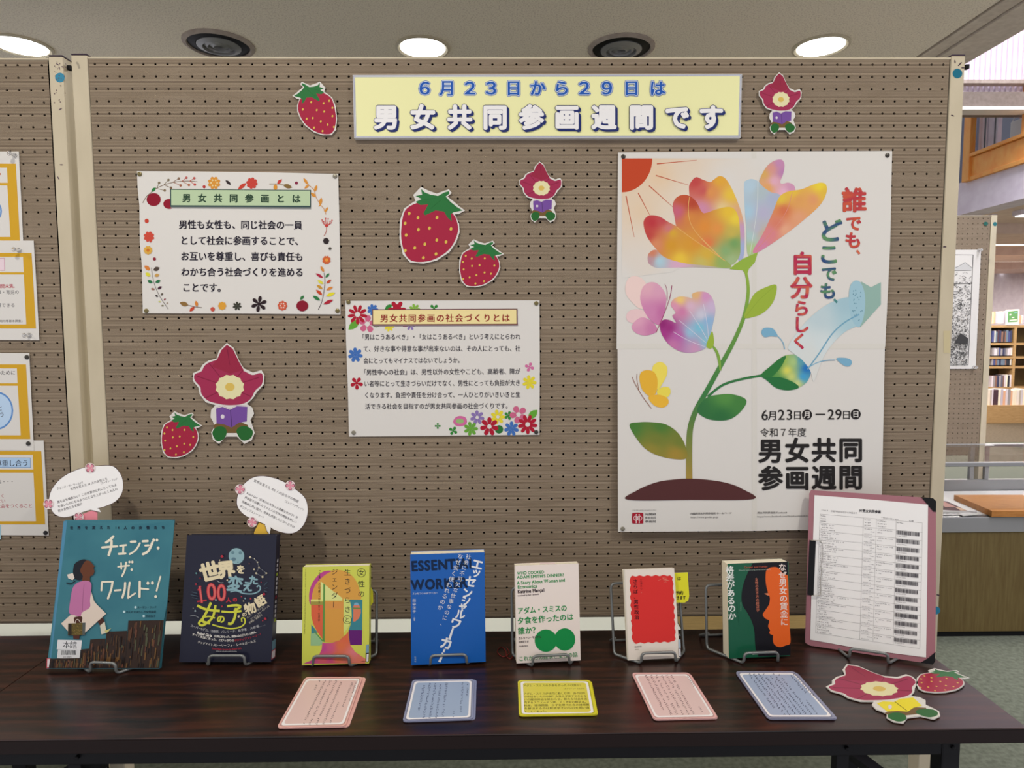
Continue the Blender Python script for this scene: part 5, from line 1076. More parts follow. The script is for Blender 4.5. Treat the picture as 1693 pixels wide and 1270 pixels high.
# ---- navy hardback
b, F, w_ = book((296, 1095), (448, 1095), 12, 0.2475, 0.021, 'R', 'navy_cover', 'navy hardback with lettering in cream, red and yellow-green and a moon', True, 'navy_cover')
stand((345.5, 1101), (405, 1101), F, w_, 0.021, 'wire stand holding the navy hardback', .13, .15)
P = Print(F, 0.0002).at(285, 870, 5.289)
P.ell(560, 262, 76, 78, (40, 50, 62)); P.ell(560, 262, 68, 70, (126, 162, 170)); P.ell(528, 232, 14, 14, (92, 126, 136)); P.ell(594, 234, 15, 15, (92, 126, 136)); P.ell(536, 290, 20, 17, (84, 116, 130)); P.ell(573, 316, 6, 6, (84, 116, 130))
C1, C2, C3, C4 = (212, 200, 164), (182, 44, 58), (196, 200, 60), (124, 162, 172)
P.g('世', 327, 398, 176, C1, -14, .05); P.g('界', 470, 380, 158, C1, -6, .05); P.g('を', 598, 378, 80, C1, 5, .04)
P.g('変', 548, 505, 142, C4, 8, .035); P.g('え', 655, 528, 92, C4, 0, .05); P.g('た', 710, 472, 84, C4, 0, .05)
P.line([(506, 575), (560, 566), (620, 588), (700, 592), (755, 570), (770, 540), (755, 520), (738, 534)], 11, C4, 5)
for ch, x, y, sx_, rot in (('1', 250, 590, .62, -8), ('0', 347, 566, .84, -4), ('0', 434, 574, .80, 0)): P.g(ch, x, y, 206, C2, rot, .034, sx_, .56)
P.line([(222, 562), (250, 524)], 12, C2); P.line([(218, 660), (300, 648)], 12, C2)
for ch, x, y, sx_, rot in (('1', 252, 590, .62, -8), ('0', 347, 566, .84, -4), ('0', 434, 574, .80, 0)): P.g(ch, x, y, 206, (206, 96, 92), rot, .004, sx_, .56)
P.g('人', 492, 646, 46, C2, 0, .05); P.g('の', 548, 642, 40, C2, 0, .05)
P.line([(216, 694), (300, 730), (415, 742)], 22, C3, 4); P.line([(338, 668), (300, 750), (262, 828), (330, 850)], 22, C3, 4); P.line([(378, 690), (350, 800), (270, 866), (232, 850), (262, 812)], 20, C3, 5); P.line([(262, 800), (320, 790), (372, 804)], 14, C3, 4)
P.g('の', 424, 812, 74, C3, 0, .05)
P.line([(478, 700), (560, 692), (596, 706), (540, 742)], 20, C3, 4); P.line([(430, 746), (520, 752), (604, 742)], 18, C3, 3); P.line([(556, 716), (548, 790), (520, 850), (486, 852)], 22, C3, 5)
P.line([(350, 862), (430, 884), (510, 896), (590, 884), (632, 850), (630, 808), (606, 806), (608, 838)], 12, C3, 6)
P.g('の', 630, 772, 42, C1, -10, .04); P.g('物', 680, 718, 104, C1, -22, .035); P.g('語', 768, 655, 98, C1, -32, .035)
for s_, a, q, h in (('エレナ・ファヴィッリ', (655, 812), (812, 706), 20), ('フランチェスカ・カヴァッロ', (690, 828), (852, 702), 20), ('芹澤恵・高里ひろ', (676, 858), (790, 780), 20)): P.text(s_, a[0], a[1], q[0], q[1], h, (190, 184, 170), .01)
P.arc('スーパーモデル、活動家、バレリーナ、数学者、大統領……', (160, 868), (440, 985), (812, 856), 25, (190, 192, 196)); P.arc('Rebel Girls', (216, 930), (280, 948), (345, 958), 31, (214, 212, 206), .03); P.arc('（反骨心をもった、素敵な女の子たち）に贈る、', (352, 960), (560, 985), (744, 920), 23, (214, 212, 206), .015)
P.arc('すべて本当にあった、とびっきりの', (172, 944), (360, 1006), (540, 1000), 25, (214, 212, 206), .02); P.arc('ポジティブストーリー！', (542, 1000), (660, 990), (786, 938), 24, (172, 42, 56), .015); P.arc('グッドナイトストーリー フォー レベルガールズ', (222, 1010), (460, 1082), (730, 1002), 25, (206, 204, 200), .008)
P.arc('Good Night Stories for Rebel Girls', (345, 1068), (475, 1088), (604, 1066), 19, (176, 40, 52), .015); P.scrib(380, 1102, 565, 1102, 12, 26, (180, 180, 184))
for x, y, r, c in ((434, 265, 13, C2), (242, 456, 10, (110, 30, 44)), (209, 412, 8, (96, 150, 150)), (480, 474, 8, C1), (414, 298, 6, C1), (714, 378, 8, C1), (672, 328, 8, (90, 60, 60)), (206, 508, 9, C2), (200, 742, 9, (150, 170, 176)), (182, 718, 4, C1), (395, 776, 6, C2), (580, 790, 11, C1), (434, 702, 8, C2), (380, 645, 9, (150, 170, 176)), (604, 616, 7, C2), (636, 632, 8, C4), (684, 634, 8, C2), (800, 596, 12, C2), (622, 656, 6, C1), (790, 828, 6, C2), (812, 810, 12, C2), (776, 492, 5, C2), (680, 272, 10, C1), (718, 286, 5, C1), (744, 316, 7, C1), (757, 362, 8, C1), (733, 412, 9, C1), (821, 412, 8, C1), (788, 444, 10, C1)): P.flower(x, y, r, 5, c, None, .4, 18)
P.line([(680, 272), (718, 286), (744, 316), (757, 362), (821, 412), (788, 444), (733, 412), (757, 362)], 2, (150, 156, 160)); P.line([(155, 786), (195, 782), (228, 800)], 4, (150, 156, 160), 3); P.line([(390, 476), (415, 494), (446, 494)], 5, (150, 156, 160), 3)
for x, y, dx, dy in ((170, 575, 45, 12), (160, 600, 60, 12), (172, 625, 46, 6), (800, 520, 30, -30), (806, 545, 26, -6), (800, 566, 28, 6)): P.line([(x, y), (x+dx, y+dy)], 5, (66, 88, 102))
P.build('cover_picture', b, 'print_gloss')
FSp = Fr(F.w(w_+0.0001, 0, 0), -F.n, F.v)
P = Print(FSp, 0.0002)
def spx(b0, b1, c, a0=.2, a1=.85):
    P.up(); P.mb.add([FSp.w(0.021*a0, b0, P.c), FSp.w(0.021*a1, b0, P.c), FSp.w(0.021*a1, b1, P.c), FSp.w(0.021*a0, b1, P.c)], [(0, 1, 2, 3)], col(c))
for i in range(14): spx(0.075+i*.009, 0.081+i*.009, [(176, 176, 180), (120, 30, 40), (150, 170, 60)][0 if i % 5 else 1 if i % 2 else 2], .35, .7)
spx(0.022, 0.04, (96, 130, 146), .05, .95); spx(0.004, 0.021, (176, 70, 84), .02, .98); spx(0.0055, 0.0195, (196, 192, 196), .08, .92)
P.build('spine_label', b, label='call-number label at the foot of the spine')
FA = Fr(F.O-F.n*0.0245, F.u, F.v)
bubble(FA, ([(392, 836), (393, 818), (400, 804), (415, 791), (432, 787), (452, 790), (472, 798), (490, 810), (504, 823), (509, 840), (507, 857), (500, 871), (489, 880), (475, 882), (455, 877), (440, 868), (420, 860), (402, 850)], [(438, 868), (441, 878), (445.5, 884), (448, 872)]), (206, 168, 60), [(420, 880), (428, 864), (436, 866), (446, 882), (444, 930), (418, 930)],
       [(479.7, 803, 0), (397, 809, 8), (417, 863.5, 8)],
       [('世界を変えた 100 人の女の子の物語', 418.5, 796.5, 492.5, 832, 5.2, .008), ('（エレナファヴィッリ', 468, 829.5, 502, 845, 4.4, 0), ('Rebel Girl（反骨の心を持った素敵な女の子）世', 407, 817, 491.5, 858.5, 4.6, .012), ('界各国で活躍した１００人の女性の物語を美しい', 403.5, 824, 489.5, 866, 4.6, .012), ('肖像画と共に紹介。世界を席巻したとびっきりの', 399, 831, 486, 874, 4.6, .012), ('ポジティブストーリー！', 395.5, 838.5, 437, 859, 4.6, .010)],
       'white speech-bubble card with a yellow tab, above the navy hardback')

# ---- lime paperback
b, F, w_ = book((499, 1100), (610, 1097), 8, 0.1905, 0.021, 'R', 'lime_cover', 'lime yellow paperback with an abstract orange and magenta face')
stand((518, 1102), (577.5, 1102), F, w_, 0.021, 'wire stand holding the lime yellow paperback', .146, .128)
P = Print(F, 0.0002).at(485, 925, 6.867)
OR_, MAG, SAL, TEA, PUR, LG = (204, 150, 62), (178, 62, 130), (206, 92, 58), (52, 124, 136), (92, 24, 108), (196, 208, 110)
P.blob([(320, 170), (400, 135), (500, 120), (600, 140), (680, 200), (730, 280), (760, 380), (762, 455), (640, 455), (560, 475), (200, 480), (205, 420), (230, 330), (270, 240)], OR_)
P.blob([(180, 470), (180, 380), (205, 290), (255, 210), (320, 150), (380, 130), (432, 134), (370, 170), (300, 230), (245, 300), (215, 390), (205, 480), (190, 510)], MAG)
P.poly([(310, 250), (345, 275), (430, 345), (500, 395), (556, 440), (556, 470), (310, 470)], (206, 212, 130)); P.rect(198, 454, 340, 484, (204, 206, 110))
P.poly([(202, 515), (340, 515), (330, 905), (270, 820), (225, 730), (203, 640)], SAL)
P.poly([(357, 480), (570, 480), (570, 875), (510, 925), (440, 945), (370, 940), (350, 935)], (204, 146, 60)); P.rect(196, 478, 556, 516, (150, 140, 60)); P.rect(345, 478, 570, 486, (204, 146, 60)); P.poly([(357, 486), (566, 486), (566, 560), (357, 560)], (206, 140, 66))
P.poly([(203, 740), (230, 770), (275, 830), (203, 842)], TEA); P.poly([(198, 842), (262, 836), (330, 915), (330, 960), (300, 980), (196, 980)], (136, 180, 130))
P.poly([(570, 445), (640, 455), (660, 560), (650, 700), (620, 780), (570, 838)], LG)
P.poly([(640, 458), (784, 458), (782, 803), (628, 803), (650, 740), (664, 650), (660, 560)], TEA); P.poly([(628, 803), (782, 803), (778, 972), (648, 972), (632, 900)], PUR)
P.poly([(680, 545), (690, 505), (715, 490), (745, 510), (756, 548)], (206, 116, 90)); P.poly([(684, 520), (700, 492), (730, 492), (748, 520)], (110, 160, 190)); P.poly([(682, 562), (765, 562), (766, 610), (745, 670), (700, 706), (680, 706)], (206, 116, 82)); P.rect(668, 548, 764, 564, (110, 130, 60))
P.poly([(340, 275), (358, 285), (356, 940), (332, 930)], (84, 140, 62)); P.poly([(230, 800), (262, 835), (335, 920), (332, 935), (240, 830)], (84, 140, 72))
P.grad([(328, 945), (370, 950), (440, 948), (520, 920), (600, 850), (625, 815), (628, 900), (650, 980), (700, 1050), (820, 1130), (815, 1180), (108, 1185), (220, 1140), (290, 1090), (322, 1020)], [(345, 1010, MAG), (420, 1000, (190, 76, 120)), (540, 980, (208, 104, 60)), (600, 900, (206, 96, 60)), (680, 1060, (206, 110, 120)), (640, 1110, (208, 116, 96)), (200, 1165, (178, 70, 130)), (350, 1130, (196, 80, 90)), (500, 1110, (206, 104, 56)), (760, 1140, (206, 110, 90)), (420, 1150, (186, 66, 110))], 16, 0)
TI = (40, 40, 40)
P.ring(772, 152, 50, 5, TI); P.g('女', 773, 152, 68, TI); P.g('性', 772, 278, 84, TI); P.g('の', 771, 392, 80, TI)
for ch, y in (('生', 148), ('き', 250), ('づ', 352), ('ら', 462), ('さ', 568)): P.g(ch, 615, y, 80, TI)
P.ring(612, 684, 50, 5, TI); P.g('と', 612, 684, 66, TI)
for ch, y, s_ in (('ジ', 140, 76), ('ェ', 225, 66), ('ン', 312, 74), ('ダ', 410, 78)): P.g(ch, 468, y, s_, TI, 0)
P.line([(458, 482), (456, 545)], 6, TI)
P.vtext('「仕事」の呪縛と向き合う心理学', 298, 100, 290, 712, 24, (66, 60, 40)); P.scrib(146, 110, 134, 850, -12, 46, (100, 96, 50)); P.text('大月書店', 765, 1168, 818, 1166, 15, (90, 44, 40))
P.build('cover_picture', b, 'print_gloss')
P = Print(F, 0.0008).at(485, 925, 6.867); P.poly([(828, 970), (858, 965), (856, 1060), (822, 1064)], (110, 146, 170)); P.poly([(822, 1066), (860, 1062), (853, 1166), (822, 1168)], (40, 40, 44)); P.poly([(832, 1074), (856, 1071), (850, 1158), (828, 1159)], (206, 206, 210)); P.build('spine_label', b, label='call-number label at the foot of the cover edge')
FN = Fr(F.O-F.n*0.0235, F.u, F.v); t = empty('sticky_note', F.px(614, 1000), 'yellow card edge sticking out behind the lime yellow paperback', 'card')
sheet(FN, [(596, 965), (611, 965), (616.5, 978), (617, 996), (613, 1002), (596, 1000)], t, 'card', thick=0.0006, m='sticky_yellow')

# ---- blue paperback
b, F, w_ = book((680, 1100), (803, 1094.5), 5, 0.2170, 0.027, 'R', 'blue_cover', 'bright blue paperback with slanting white brush lettering and dark capitals')
stand((712, 1101), (771.5, 1099), F, w_, 0.027, 'wire stand holding the bright blue paperback', .12, .11)
P = Print(F, 0.0002).at(665, 900, 6.047); DB, BW = (10, 34, 68), (214, 218, 222)
P.text('ESSENTIAL', 92, 284, 738, 250, 138, DB, .045); P.text('WORKER', 92, 474, 660, 444, 138, DB, .045)
P.text('エッセンシャルワーカー', 102, 506, 356, 498, 24, BW, .012)
for i, ch in enumerate('田中洋子'): P.g(ch, 120, 562+37*i, 35, BW, 2)
P.vtext('｜編著', 121, 712, 121, 768, 17, BW); P.vtext('旬報社', 130, 1120, 132, 1182, 19, (160, 184, 206))
for ch, x, y, s_, r_ in (('エ', 752, 200, 118, 14), ('ッ', 742, 280, 104, 6), ('セ', 686, 372, 118, 12), ('ン', 652, 486, 110, 4), ('シ', 640, 560, 104, -14), ('ャ', 606, 622, 100, 10), ('ル', 580, 700, 104, 8), ('ワ', 536, 790, 118, 18)): P.g(ch, x, y, s_, BW, r_, .035)
P.line([(512, 830), (494, 880), (470, 955)], (16, 24), BW, 3); P.g('カ', 440, 990, 128, BW, 14, .04); P.line([(425, 1050), (412, 1080)], 18, BW); P.line([(404, 1084), (392, 1130), (370, 1178)], (16, 26), BW, 3)
l1 = '社会に不可欠な仕事なのに、'; l2 = 'なぜ安く使われるのか'
for i, ch in enumerate(l1): k = i/12; P.g(ch, 662-258*k, 124+668*k, 52, BW, 8)
for i, ch in enumerate(l2): k = i/9; P.g(ch, 582-202*k, 122+510*k, 56, BW, 8)
P.build('lettering', b, 'print_gloss')

# ---- white paperback
b, F, w_ = book((854, 1097), (960, 1092), 8, 0.1900, 0.020, '', 'white_cover', 'white paperback with green lettering and two overlapping green discs', page='pages')
stand((881, 1102), (941, 1099), F, w_, 0.020, 'wire stand holding the white paperback with green discs', .136, .133)
P = Print(F, 0.0002).at(835, 920, 6.686); G_ = (20, 134, 68)
for s_, x0, y0, x1, y1, h, c, b_ in (('WHO COOKED', 133, 208, 434, 194, 46, G_, .03), ("ADAM SMITH'S DINNER?", 133, 254, 652, 226, 46, G_, .03), ('A Story About Women and', 133, 318, 664, 284, 50, G_, .03), ('Economics', 139, 364, 356, 350, 50, G_, .03), ('Katrine Marçal', 140, 416, 436, 396, 54, (50, 36, 46), .035), ('translated by Rian Takahashi', 140, 446, 376, 428, 24, (80, 66, 74), .02)): P.text(s_, x0, y0, x1, y1, h, c, b_)
P.ell(452, 932, 124, 124, G_, n=40); P.ell(660, 919, 116, 124, G_, n=40)
for s_, x0, y0, x1, y1, h in (('アダム・スミスの', 138, 642, 688, 608, 78), ('夕食を作ったのは', 138, 755, 760, 708, 82), ('誰か？', 144, 868, 380, 852, 84)): P.text(s_, x0, y0, x1, y1, h, G_, .022)
P.text('カトリーン・マルサル', 150, 925, 400, 906, 34, (50, 40, 46), .02); P.text('高橋璃子 訳', 152, 960, 262, 954, 26, (60, 50, 56), .01); P.text('河出書房新社', 152, 1004, 256, 998, 18, (70, 60, 66), .01)
P.text('これからの経済と女性の話', 152, 1164, 806, 1114, 60, G_, .01); P.rect(385, 68, 552, 86, (214, 190, 184))
P.build('lettering', b)

# ---- red and cream pocket paperback
b, F, w_ = book((1039, 1092), (1124, 1088), 14, 0.1740, 0.013, '', 'cream_cover', 'small cream pocket paperback with a wavy-edged red panel')
stand((1060.5, 1097), (1116.5, 1095), F, w_, 0.013, 'wire stand holding the small red and cream paperback', .145, .138)
P = Print(F, 0.0002).at(1005, 930, 7.055)
wav = []
cnr = [(255, 160), (755, 150), (790, 925), (285, 945)]
for i in range(4):
    (xa, ya), (xb, yb) = cnr[i], cnr[(i+1) % 4]; n = 30; L = math.hypot(xb-xa, yb-ya); nx, ny = (yb-ya)/L, -(xb-xa)/L
    for k in range(n):
        t_ = k/n; e_ = min(t_, 1-t_)*L; rd = -34*max(0, 1-e_/34)**2 if e_ < 34 else 0
        wv_ = 7*math.sin(t_*L/20.0*1.35+i); wav.append((xa+(xb-xa)*t_+nx*(wv_+rd), ya+(yb-ya)*t_+ny*(wv_+rd)))
P.poly(wav, (206, 46, 44)); P.poly([(180, 78), (198, 78), (245, 1145), (228, 1142)], (196, 190, 176))
for i, ch in enumerate('さらば、男性政治'): P.g(ch, 318+3.0*i, 222+59.5*i, 56, (34, 18, 26), 0, .02)
P.vtext('三浦まり', 386, 195, 390, 322, 30, (120, 30, 36)); P.vtext('著', 390, 345, 392, 360, 14, (206, 110, 100)); P.text('岩波新書', 312, 996, 396, 990, 21, (100, 84, 86)); P.text('1955', 314, 1028, 360, 1024, 20, (150, 130, 120))
P.ell(665, 195, 34, 22, (206, 74, 66), 30); P.line([(640, 180), (668, 200), (720, 214)], 4, (206, 130, 110), 3); P.line([(650, 232), (690, 232), (660, 214)], 3, (206, 120, 104)); P.line([(585, 210), (620, 200)], 3, (206, 120, 104))
P.build('cover_panel', b)
P = Print(F, 0.0008).at(1005, 930, 7.055); P.poly([(822, 902), (846, 898), (850, 996), (824, 998)], (160, 176, 190)); P.poly([(824, 1000), (850, 997), (854, 1104), (826, 1100)], (40, 44, 66)); P.poly([(830, 1008), (847, 1006), (850, 1096), (832, 1092)], (206, 206, 210)); P.build('spine_label', b, label='call-number label at the foot of the cover edge')
FN = Fr(F.O-F.n*0.0155, F.u, F.v); t = empty('sticky_note', F.px(1130, 1000), 'bright yellow note card with black handwriting behind the red and cream paperback', 'card')
sheet(FN, [(1112, 947.5), (1137, 946.5), (1139.5, 985), (1138, 993), (1132, 996.5), (1112, 996.5)], t, 'card', thick=0.0006, m='sticky_yellow')
P = Print(FN, 0.0002).at(1005, 930, 7.055); P.g('は', 832, 188, 44, (50, 46, 30), 0, .03); P.g('予', 812, 356, 44, (50, 46, 30), 0, .03); P.g('約', 856, 354, 50, (50, 46, 30), 0, .03); P.text('できます', 766, 438, 910, 434, 46, (50, 46, 30), .03); P.build('lettering', t)

# ---- green, black and orange paperback
b, F, w_ = book((1205, 1089), (1306, 1084.5), 5, 0.1890, 0.029, '', 'green_cover', 'green and black paperback with an orange face profile', spc='black_cover')
stand((1230, 1097), (1286, 1095), F, w_, 0.029, 'wire stand holding the green, black and orange paperback', .150, .130, cshift=-0.013)
P = Print(F, 0.0002).at(1170, 915, 6.681); O2 = (222, 92, 28)
P.poly(spline([(498, 108), (450, 200), (405, 310), (378, 420), (375, 520), (395, 590), (440, 660), (490, 760), (515, 860), (522, 980), (530, 1060)], False, 5)+[(560, 1140), (916, 1124), (882, 92)], (22, 22, 28))
P.blob([(645, 200), (670, 168), (715, 152), (770, 156), (806, 190), (825, 215), (865, 240), (886, 262), (895, 500), (905, 800), (914, 985), (860, 1018), (800, 1036), (750, 1020), (724, 980), (722, 910), (728, 905), (690, 892), (682, 872), (690, 850), (674, 825), (668, 800), (680, 745), (640, 722), (612, 690), (612, 665), (650, 610), (680, 560), (688, 500), (680, 468), (660, 464), (668, 440), (650, 370), (640, 290)], O2, 4)
P.poly([(625, 445), (665, 438), (680, 468), (655, 462)], (206, 120, 80))
for i, ch in enumerate('格差があるのか'): P.g(ch, 244+4.2*i, 181+85.5*i, 92, (214, 218, 212), 1.5, .022)
for i, ch in enumerate('なぜ男女の賃金に'): P.g(ch, 826+3.0*i, 152+86.5*i, 88, (220, 206, 196), 1.5, .018)
for i, ch in enumerate('女性の生き方の経済学'): P.g(ch, 540+1.6*i, 288+37.8*i, 37, (196, 112, 86), 1.5, .012)
P.text('Career and Family:', 402, 168, 664, 158, 30, (186, 84, 60), .012); P.text("Women's Century-Long Journey toward Equity", 342, 196, 700, 184, 16, (170, 196, 180)); P.vtext('クラウディア・ゴールディン', 320, 545, 348, 810, 16, (20, 60, 46)); P.vtext('鹿田昌美訳', 366, 540, 366, 640, 11, (120, 176, 140)); P.text('慶應義塾大学出版会', 495, 1122, 640, 1110, 19, (206, 210, 206), .01)
P.build('cover_picture', b, 'print_gloss')

# ---- clipboard with a printed list
F, w_ = leanframe((1331, 1063), (1546.5, 1099), 13); F.O = onT(1331, 1063, 0.006)
cb = empty('clipboard', F.O, 'dusty pink clipboard holding a printed list with barcodes', 'clipboard')
sheet(F, [(1341, 810.5), (1375, 812.5), (1525, 822.5), (1543, 824.5), (1547.5, 829), (1547.5, 960), (1546, 1093), (1542, 1098.5), (1500, 1092), (1339, 1067.5), (1331.5, 1063), (1331, 1055), (1334, 960), (1338, 816)], cb, 'board', thick=0.003, m='clip_pink')
for q, nm in (([(1523, 822.2), (1543, 824), (1548, 829), (1547.6, 846.5), (1543, 846)], 'corner_guard'), ([(1546.8, 1078), (1546, 1094), (1542, 1099), (1522, 1096), (1535, 1088)], 'corner_guard')):
    sheet(F, q, cb, nm, thick=0.0012, m='black_plastic', c0=0.0009)
PQ = [(1346.5, 818.8), (1534.3, 834.6), (1531, 1087.2), (1339.6, 1057.8)]
ph_ = sheet(F, [PQ[0], (1440, 826), PQ[1], (1533, 960), PQ[2], (1430, 1074), PQ[3], (1343, 930)], cb, 'paper_sheet', thick=0.0008, c0=0.0013, m='bright_paper')
P = Print(F, 0.0016)
def bq(s_, t_): return tuple((a*(1-s_)+b_*s_)*(1-t_)+(d*(1-s_)+c_*s_)*t_ for a, b_, c_, d in zip(*PQ))
# the list's grid, given in crop pixels of the photograph
P.at(1320, 805, 4.233); LN = (150, 148, 150)
top = lambda x: 190+(x-150)*.088; bot = lambda x: 1022+(x-120)*.152
def gy(x, k): return top(x)+(bot(x)-top(x))*k
Lx = lambda k: 152-31*k; Rx = lambda k: 868-18*k; X1 = lambda k: 455-29*k; X2 = lambda k: 546-28*k; X3 = lambda k: 684-25*k
def pt(s_, k):   # s_: 0..1 across the grid, k down
    x = Lx(k)+(Rx(k)-Lx(k))*s_; return (x, gy(x, k))
SX1, SX2, SX3 = (455-152)/716, (546-152)/716, (684-152)/716
for k in [0.0]+[0.075+0.925*i/14 for i in range(15)]: P.line([pt(0, k), pt(.5, k), pt(1, k)], 1.6, LN)
for s_ in (0, SX1, SX2, SX3, 1): P.line([pt(s_, 0), pt(s_, .5), pt(s_, 1)], 1.6, LN)
P.text('97男女共同参画', 425, 178, 577, 188, 24, (50, 48, 54), .03); P.text('令和7年6月10日から30日まで', 226, 178, 410, 192, 15, (110, 108, 112), .006); P.scrib(160, 166, 208, 171, 9, 5, (120, 118, 122)); P.scrib(580, 218, 700, 236, 10, 12, (110, 108, 112)); P.text('1/2頁', 772, 244, 806, 248, 14, (110, 108, 112))
for j in range(3):
    for a_, b_ in ((0.005, .06), (SX1+.01, SX1+.075), (SX2+.01, SX2+.10), (SX3+.005, SX3+.07))[:4 if j < 1 else 3]:
        p0, p1 = pt(a_, .020+j*.022), pt(b_, .020+j*.022); P.scrib(p0[0], p0[1], p1[0], p1[1], 9, 6, (96, 94, 100))
for i in range(14):
    k0 = 0.075+0.925*i/14
    for j in range(3):
        k = k0+.018+j*.0205; p0, p1 = pt(.01, k), pt(.01+rnd.uniform(.08, .3 if j == 0 else .17), k); n = max(4, int((p1[0]-p0[0])/9)); P.scrib(p0[0], p0[1], p1[0], p1[1], 9, n, (116, 114, 120), .85)
        p0, p1 = pt(SX1+(.01 if j != 1 else .07), k), pt(SX1+(.09 if j != 1 else .115), k); P.scrib(p0[0], p0[1], p1[0], p1[1], 8, 7 if j != 1 else 4, (120, 118, 124))
        if j < 2: p0, p1 = pt(SX2+.01, k), pt(SX2+(.17 if j == 0 else .06), k); P.scrib(p0[0], p0[1], p1[0], p1[1], 8, 13 if j == 0 else 4, (120, 118, 124), .9)
    # barcode of the row, read off the photo's two end rows
    q = i/13; bx, by = 688-18*q, 305+749*q; ex, ey = 847-17*q, 320+754*q; x = 0.0
    P.up()
    while x < 1:
        ww = rnd.choice([.012, .02, .03]); x1_ = min(1, x+ww); A_ = (bx+(ex-bx)*x, by+(ey-by)*x); B2 = (bx+(ex-bx)*x1_, by+(ey-by)*x1_)
        P._raw([A_, B2, (B2[0]-.3, B2[1]+28), (A_[0]-.3, A_[1]+28)], [(0, 1, 2, 3)], (78, 76, 82)); x = x1_+rnd.choice([.008, .014, .02])
    P.scrib(bx+4, by+43, bx+72, by+50, 8, 9, (110, 108, 114))
P.build('printed_list', cb)
mb = MB(); A4 = [F.px(1338.5, 893, .0022), F.px(1349, 893.5, .0022), F.px(1345, 985.5, .0022), F.px(1334.5, 983.5, .0022)]
mb.prism(A4, -F.n*0.0065); clip = mb.build('clip_plate', 'black_plastic', cb)
mb = MB(); wp = [F.px(x, y, .006) for x, y in ((1340, 893), (1356, 894.5), (1359.5, 899), (1359, 925), (1357, 935), (1358, 945), (1356.5, 960), (1357, 984), (1352, 986), (1342, 984.5))]
mb.tube(rounded(wp, 0.003, 4, False), 0.0009, 8); mb.build('wire_clip', 'chrome', clip, smooth=True, label='chrome wire clip')
stand((1404.5, 1088), (1468, 1097.5), F, w_, 0.004, 'wire stand holding the pink clipboard', .13, .15, 0.020)

# ---- caption cards lying in front of the books
def cap_card(q, base, edge, label, art, dx=6, thick=0.0012, r_=.06):
    """q: corners in photo pixels, TL TR BR BL"""
    z = 0.0042; F = Fr((0, 0, TZ+z), (1, 0, 0), (0, 1, 0)); FL = Fr((0, 0, TZ+0.0016), (1, 0, 0), (0, 1, 0))
    def bl(s_, t_): return tuple((a*(1-s_)+b_*s_)*(1-t_)+(d*(1-s_)+c_*s_)*t_ for a, b_, c_, d in zip(*q))
    def rr(m_, rad=.055): 
        o = []
        for cx_, cy_, a0 in ((m_+rad, m_+rad, 180), (1-m_-rad, m_+rad, 270), (1-m_-rad, 1-m_-rad, 0), (m_+rad, 1-m_-rad, 90)):
            for k in range(6): a = math.radians(a0+18*k); o.append(bl(cx_+rad*math.cos(a), cy_+rad*math.sin(a)))
        return o
    cz = bl(.5, .5); t = empty('caption_card', onT(*cz), label, 'card', 'laminated caption cards on the table')
    m1 = plain('card_edge_'+label[:12], edge, 0.35)
    sheet(FL, [(x+dx, y+1.2) for x, y in rr(0)], t, 'lower_card', thick=0.0014, m=m1); sheet(F, rr(0), t, 'upper_card', thick=0.0024, m=m1)
    P = Print(F, 0.0002); P.poly(rr(.022, .05), tuple(int(v*.86) for v in edge)); P.poly(rr(.038, .05), (222, 220, 222)); P.poly(rr(.07, .05), base)
    art(P, bl); P.build('printed_text', t, 'print_gloss')
def cols_art(cols, c, n0=22):
    def f(P, bl):
        for x, y0, y1, h, d in cols:
            a, b_ = bl(x, y0), bl(x, y1); l = math.hypot(b_[0]-a[0], b_[1]-a[1]); e_ = bl(x+.01, y0); w_ = math.hypot(e_[0]-a[0], e_[1]-a[1])*100*h
            P.scrib(a[0], a[1], b_[0], b_[1], -w_ if False else w_*.9, max(4, int(n0*(y1-y0))), c, d)
    return f
PK, PKE, LB, LBE = (206, 178, 174), (210, 164, 158), (146, 164, 190), (134, 140, 168)
DT = (110, 92, 96)
cap_card([(505, 1119.5), (600, 1119), (571, 1200.5), (457.5, 1203)], PK, PKE, 'pink caption card in front of the lime yellow paperback', cols_art([(.90, .05, .50, .045, .9), (.83, .10, .60, .045, .9), (.74, .50, .93, .035, .9), (.64, .05, .95, .05, .93), (.54, .05, .95, .05, .93), (.44, .05, .95, .05, .93), (.345, .05, .93, .05, .93), (.25, .05, .25, .05, .9)], DT, 30))
cap_card([(682, 1124), (784, 1122.5), (782, 1188.5), (665.5, 1192.5)], LB, LBE, 'light blue caption card in front of the bright blue paperback', cols_art([(.88, .08, .48, .04, .9), (.80, .08, .82, .04, .9), (.70, .78, .95, .03, .9), (.54, .08, .92, .05, .93), (.45, .08, .95, .05, .93), (.36, .08, .95, .05, .93), (.27, .08, .95, .05, .93), (.18, .08, .75, .05, .93)], (70, 78, 112), 26), 4)
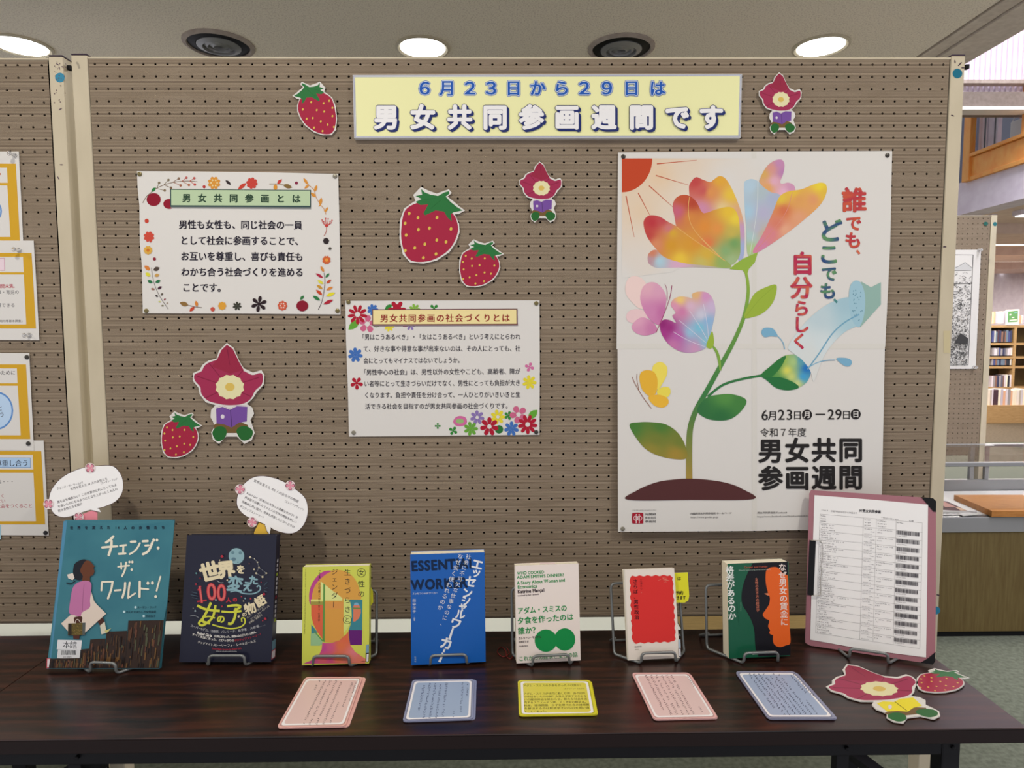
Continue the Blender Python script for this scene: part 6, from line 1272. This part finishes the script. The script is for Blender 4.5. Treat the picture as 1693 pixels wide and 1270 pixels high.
def yart(P, bl):
    c = (84, 80, 30)
    for s_, x0, x1, y, h in (('アダム・スミスの夕食を作ったのは誰か？', .07, .88, .19, .07), ('（カトリーン・マルサル', .60, .90, .27, .045), ('アダム・スミスが研究に勤しむ間、身の回り', .07, .90, .42, .07), ('の世話をしたのは誰？女性や子育て欠かせな', .07, .91, .50, .07), ('けの経済神話を終わらせ、新たな社会を志', .07, .91, .585, .07), ('向するスウェーデン発、２１世紀の経済本。', .07, .91, .67, .07), ('格差、環境問題、少子化現代社会の諸問題', .07, .92, .755, .07), ('を解決するのは経済学そのものを問い直', .07, .92, .84, .07), ('すことにあった。', .07, .38, .925, .07)):
        a, b_ = bl(x0, y), bl(x1, y); u_ = bl(x0, y-h); P.text(s_, a[0], a[1], b_[0], b_[1], 5, c, .012, (u_[0]-a[0], u_[1]-a[1]))
cap_card([(856, 1124.8), (976, 1124.5), (987, 1181), (858, 1183)], (206, 196, 72), (206, 200, 50), 'yellow caption card in front of the white paperback with green discs', yart, 2)
cap_card([(1044, 1112.5), (1139, 1112), (1186.5, 1187), (1081, 1189.5)], (208, 182, 180), (212, 168, 166), 'pink caption card in front of the small red and cream paperback', cols_art([(.92, .06, .32, .045, .9), (.80, .75, .88, .035, .9), (.64, .06, .93, .05, .93), (.56, .06, .93, .05, .93), (.47, .06, .93, .05, .93), (.38, .06, .93, .05, .93), (.29, .06, .93, .05, .93), (.20, .06, .82, .05, .93)], (116, 90, 96), 28), 2)
cap_card([(1215, 1110), (1314, 1110), (1383, 1188), (1270, 1188)], (150, 166, 194), (134, 138, 164), 'light blue caption card in front of the green, black and orange paperback', cols_art([(.92, .06, .55, .045, .93), (.85, .10, .48, .045, .93), (.76, .62, .92, .03, .9), (.66, .08, .93, .045, .93), (.58, .06, .93, .045, .93), (.50, .08, .93, .045, .93), (.42, .06, .93, .045, .93), (.34, .06, .95, .045, .93), (.26, .06, .95, .045, .93), (.18, .06, .80, .045, .93)], (64, 70, 98), 28), 3)

# ---- curl of red thread on the table
pts = [onT(x, y, 0.0012) for x, y in ((838, 1071), (842, 1080), (832, 1086), (822, 1078), (828, 1070), (836, 1076), (838, 1086), (845, 1089), (850, 1078))]
mb = MB(); mb.tube([Vector(p) for p in spline([tuple(q) for q in pts], False, 6)], 0.0008, 6)
mb.build('red_thread', 'red_thread', None, onT(836, 1080), True, 'thin curl of dark red thread on the table beside the white paperback', 'thread')
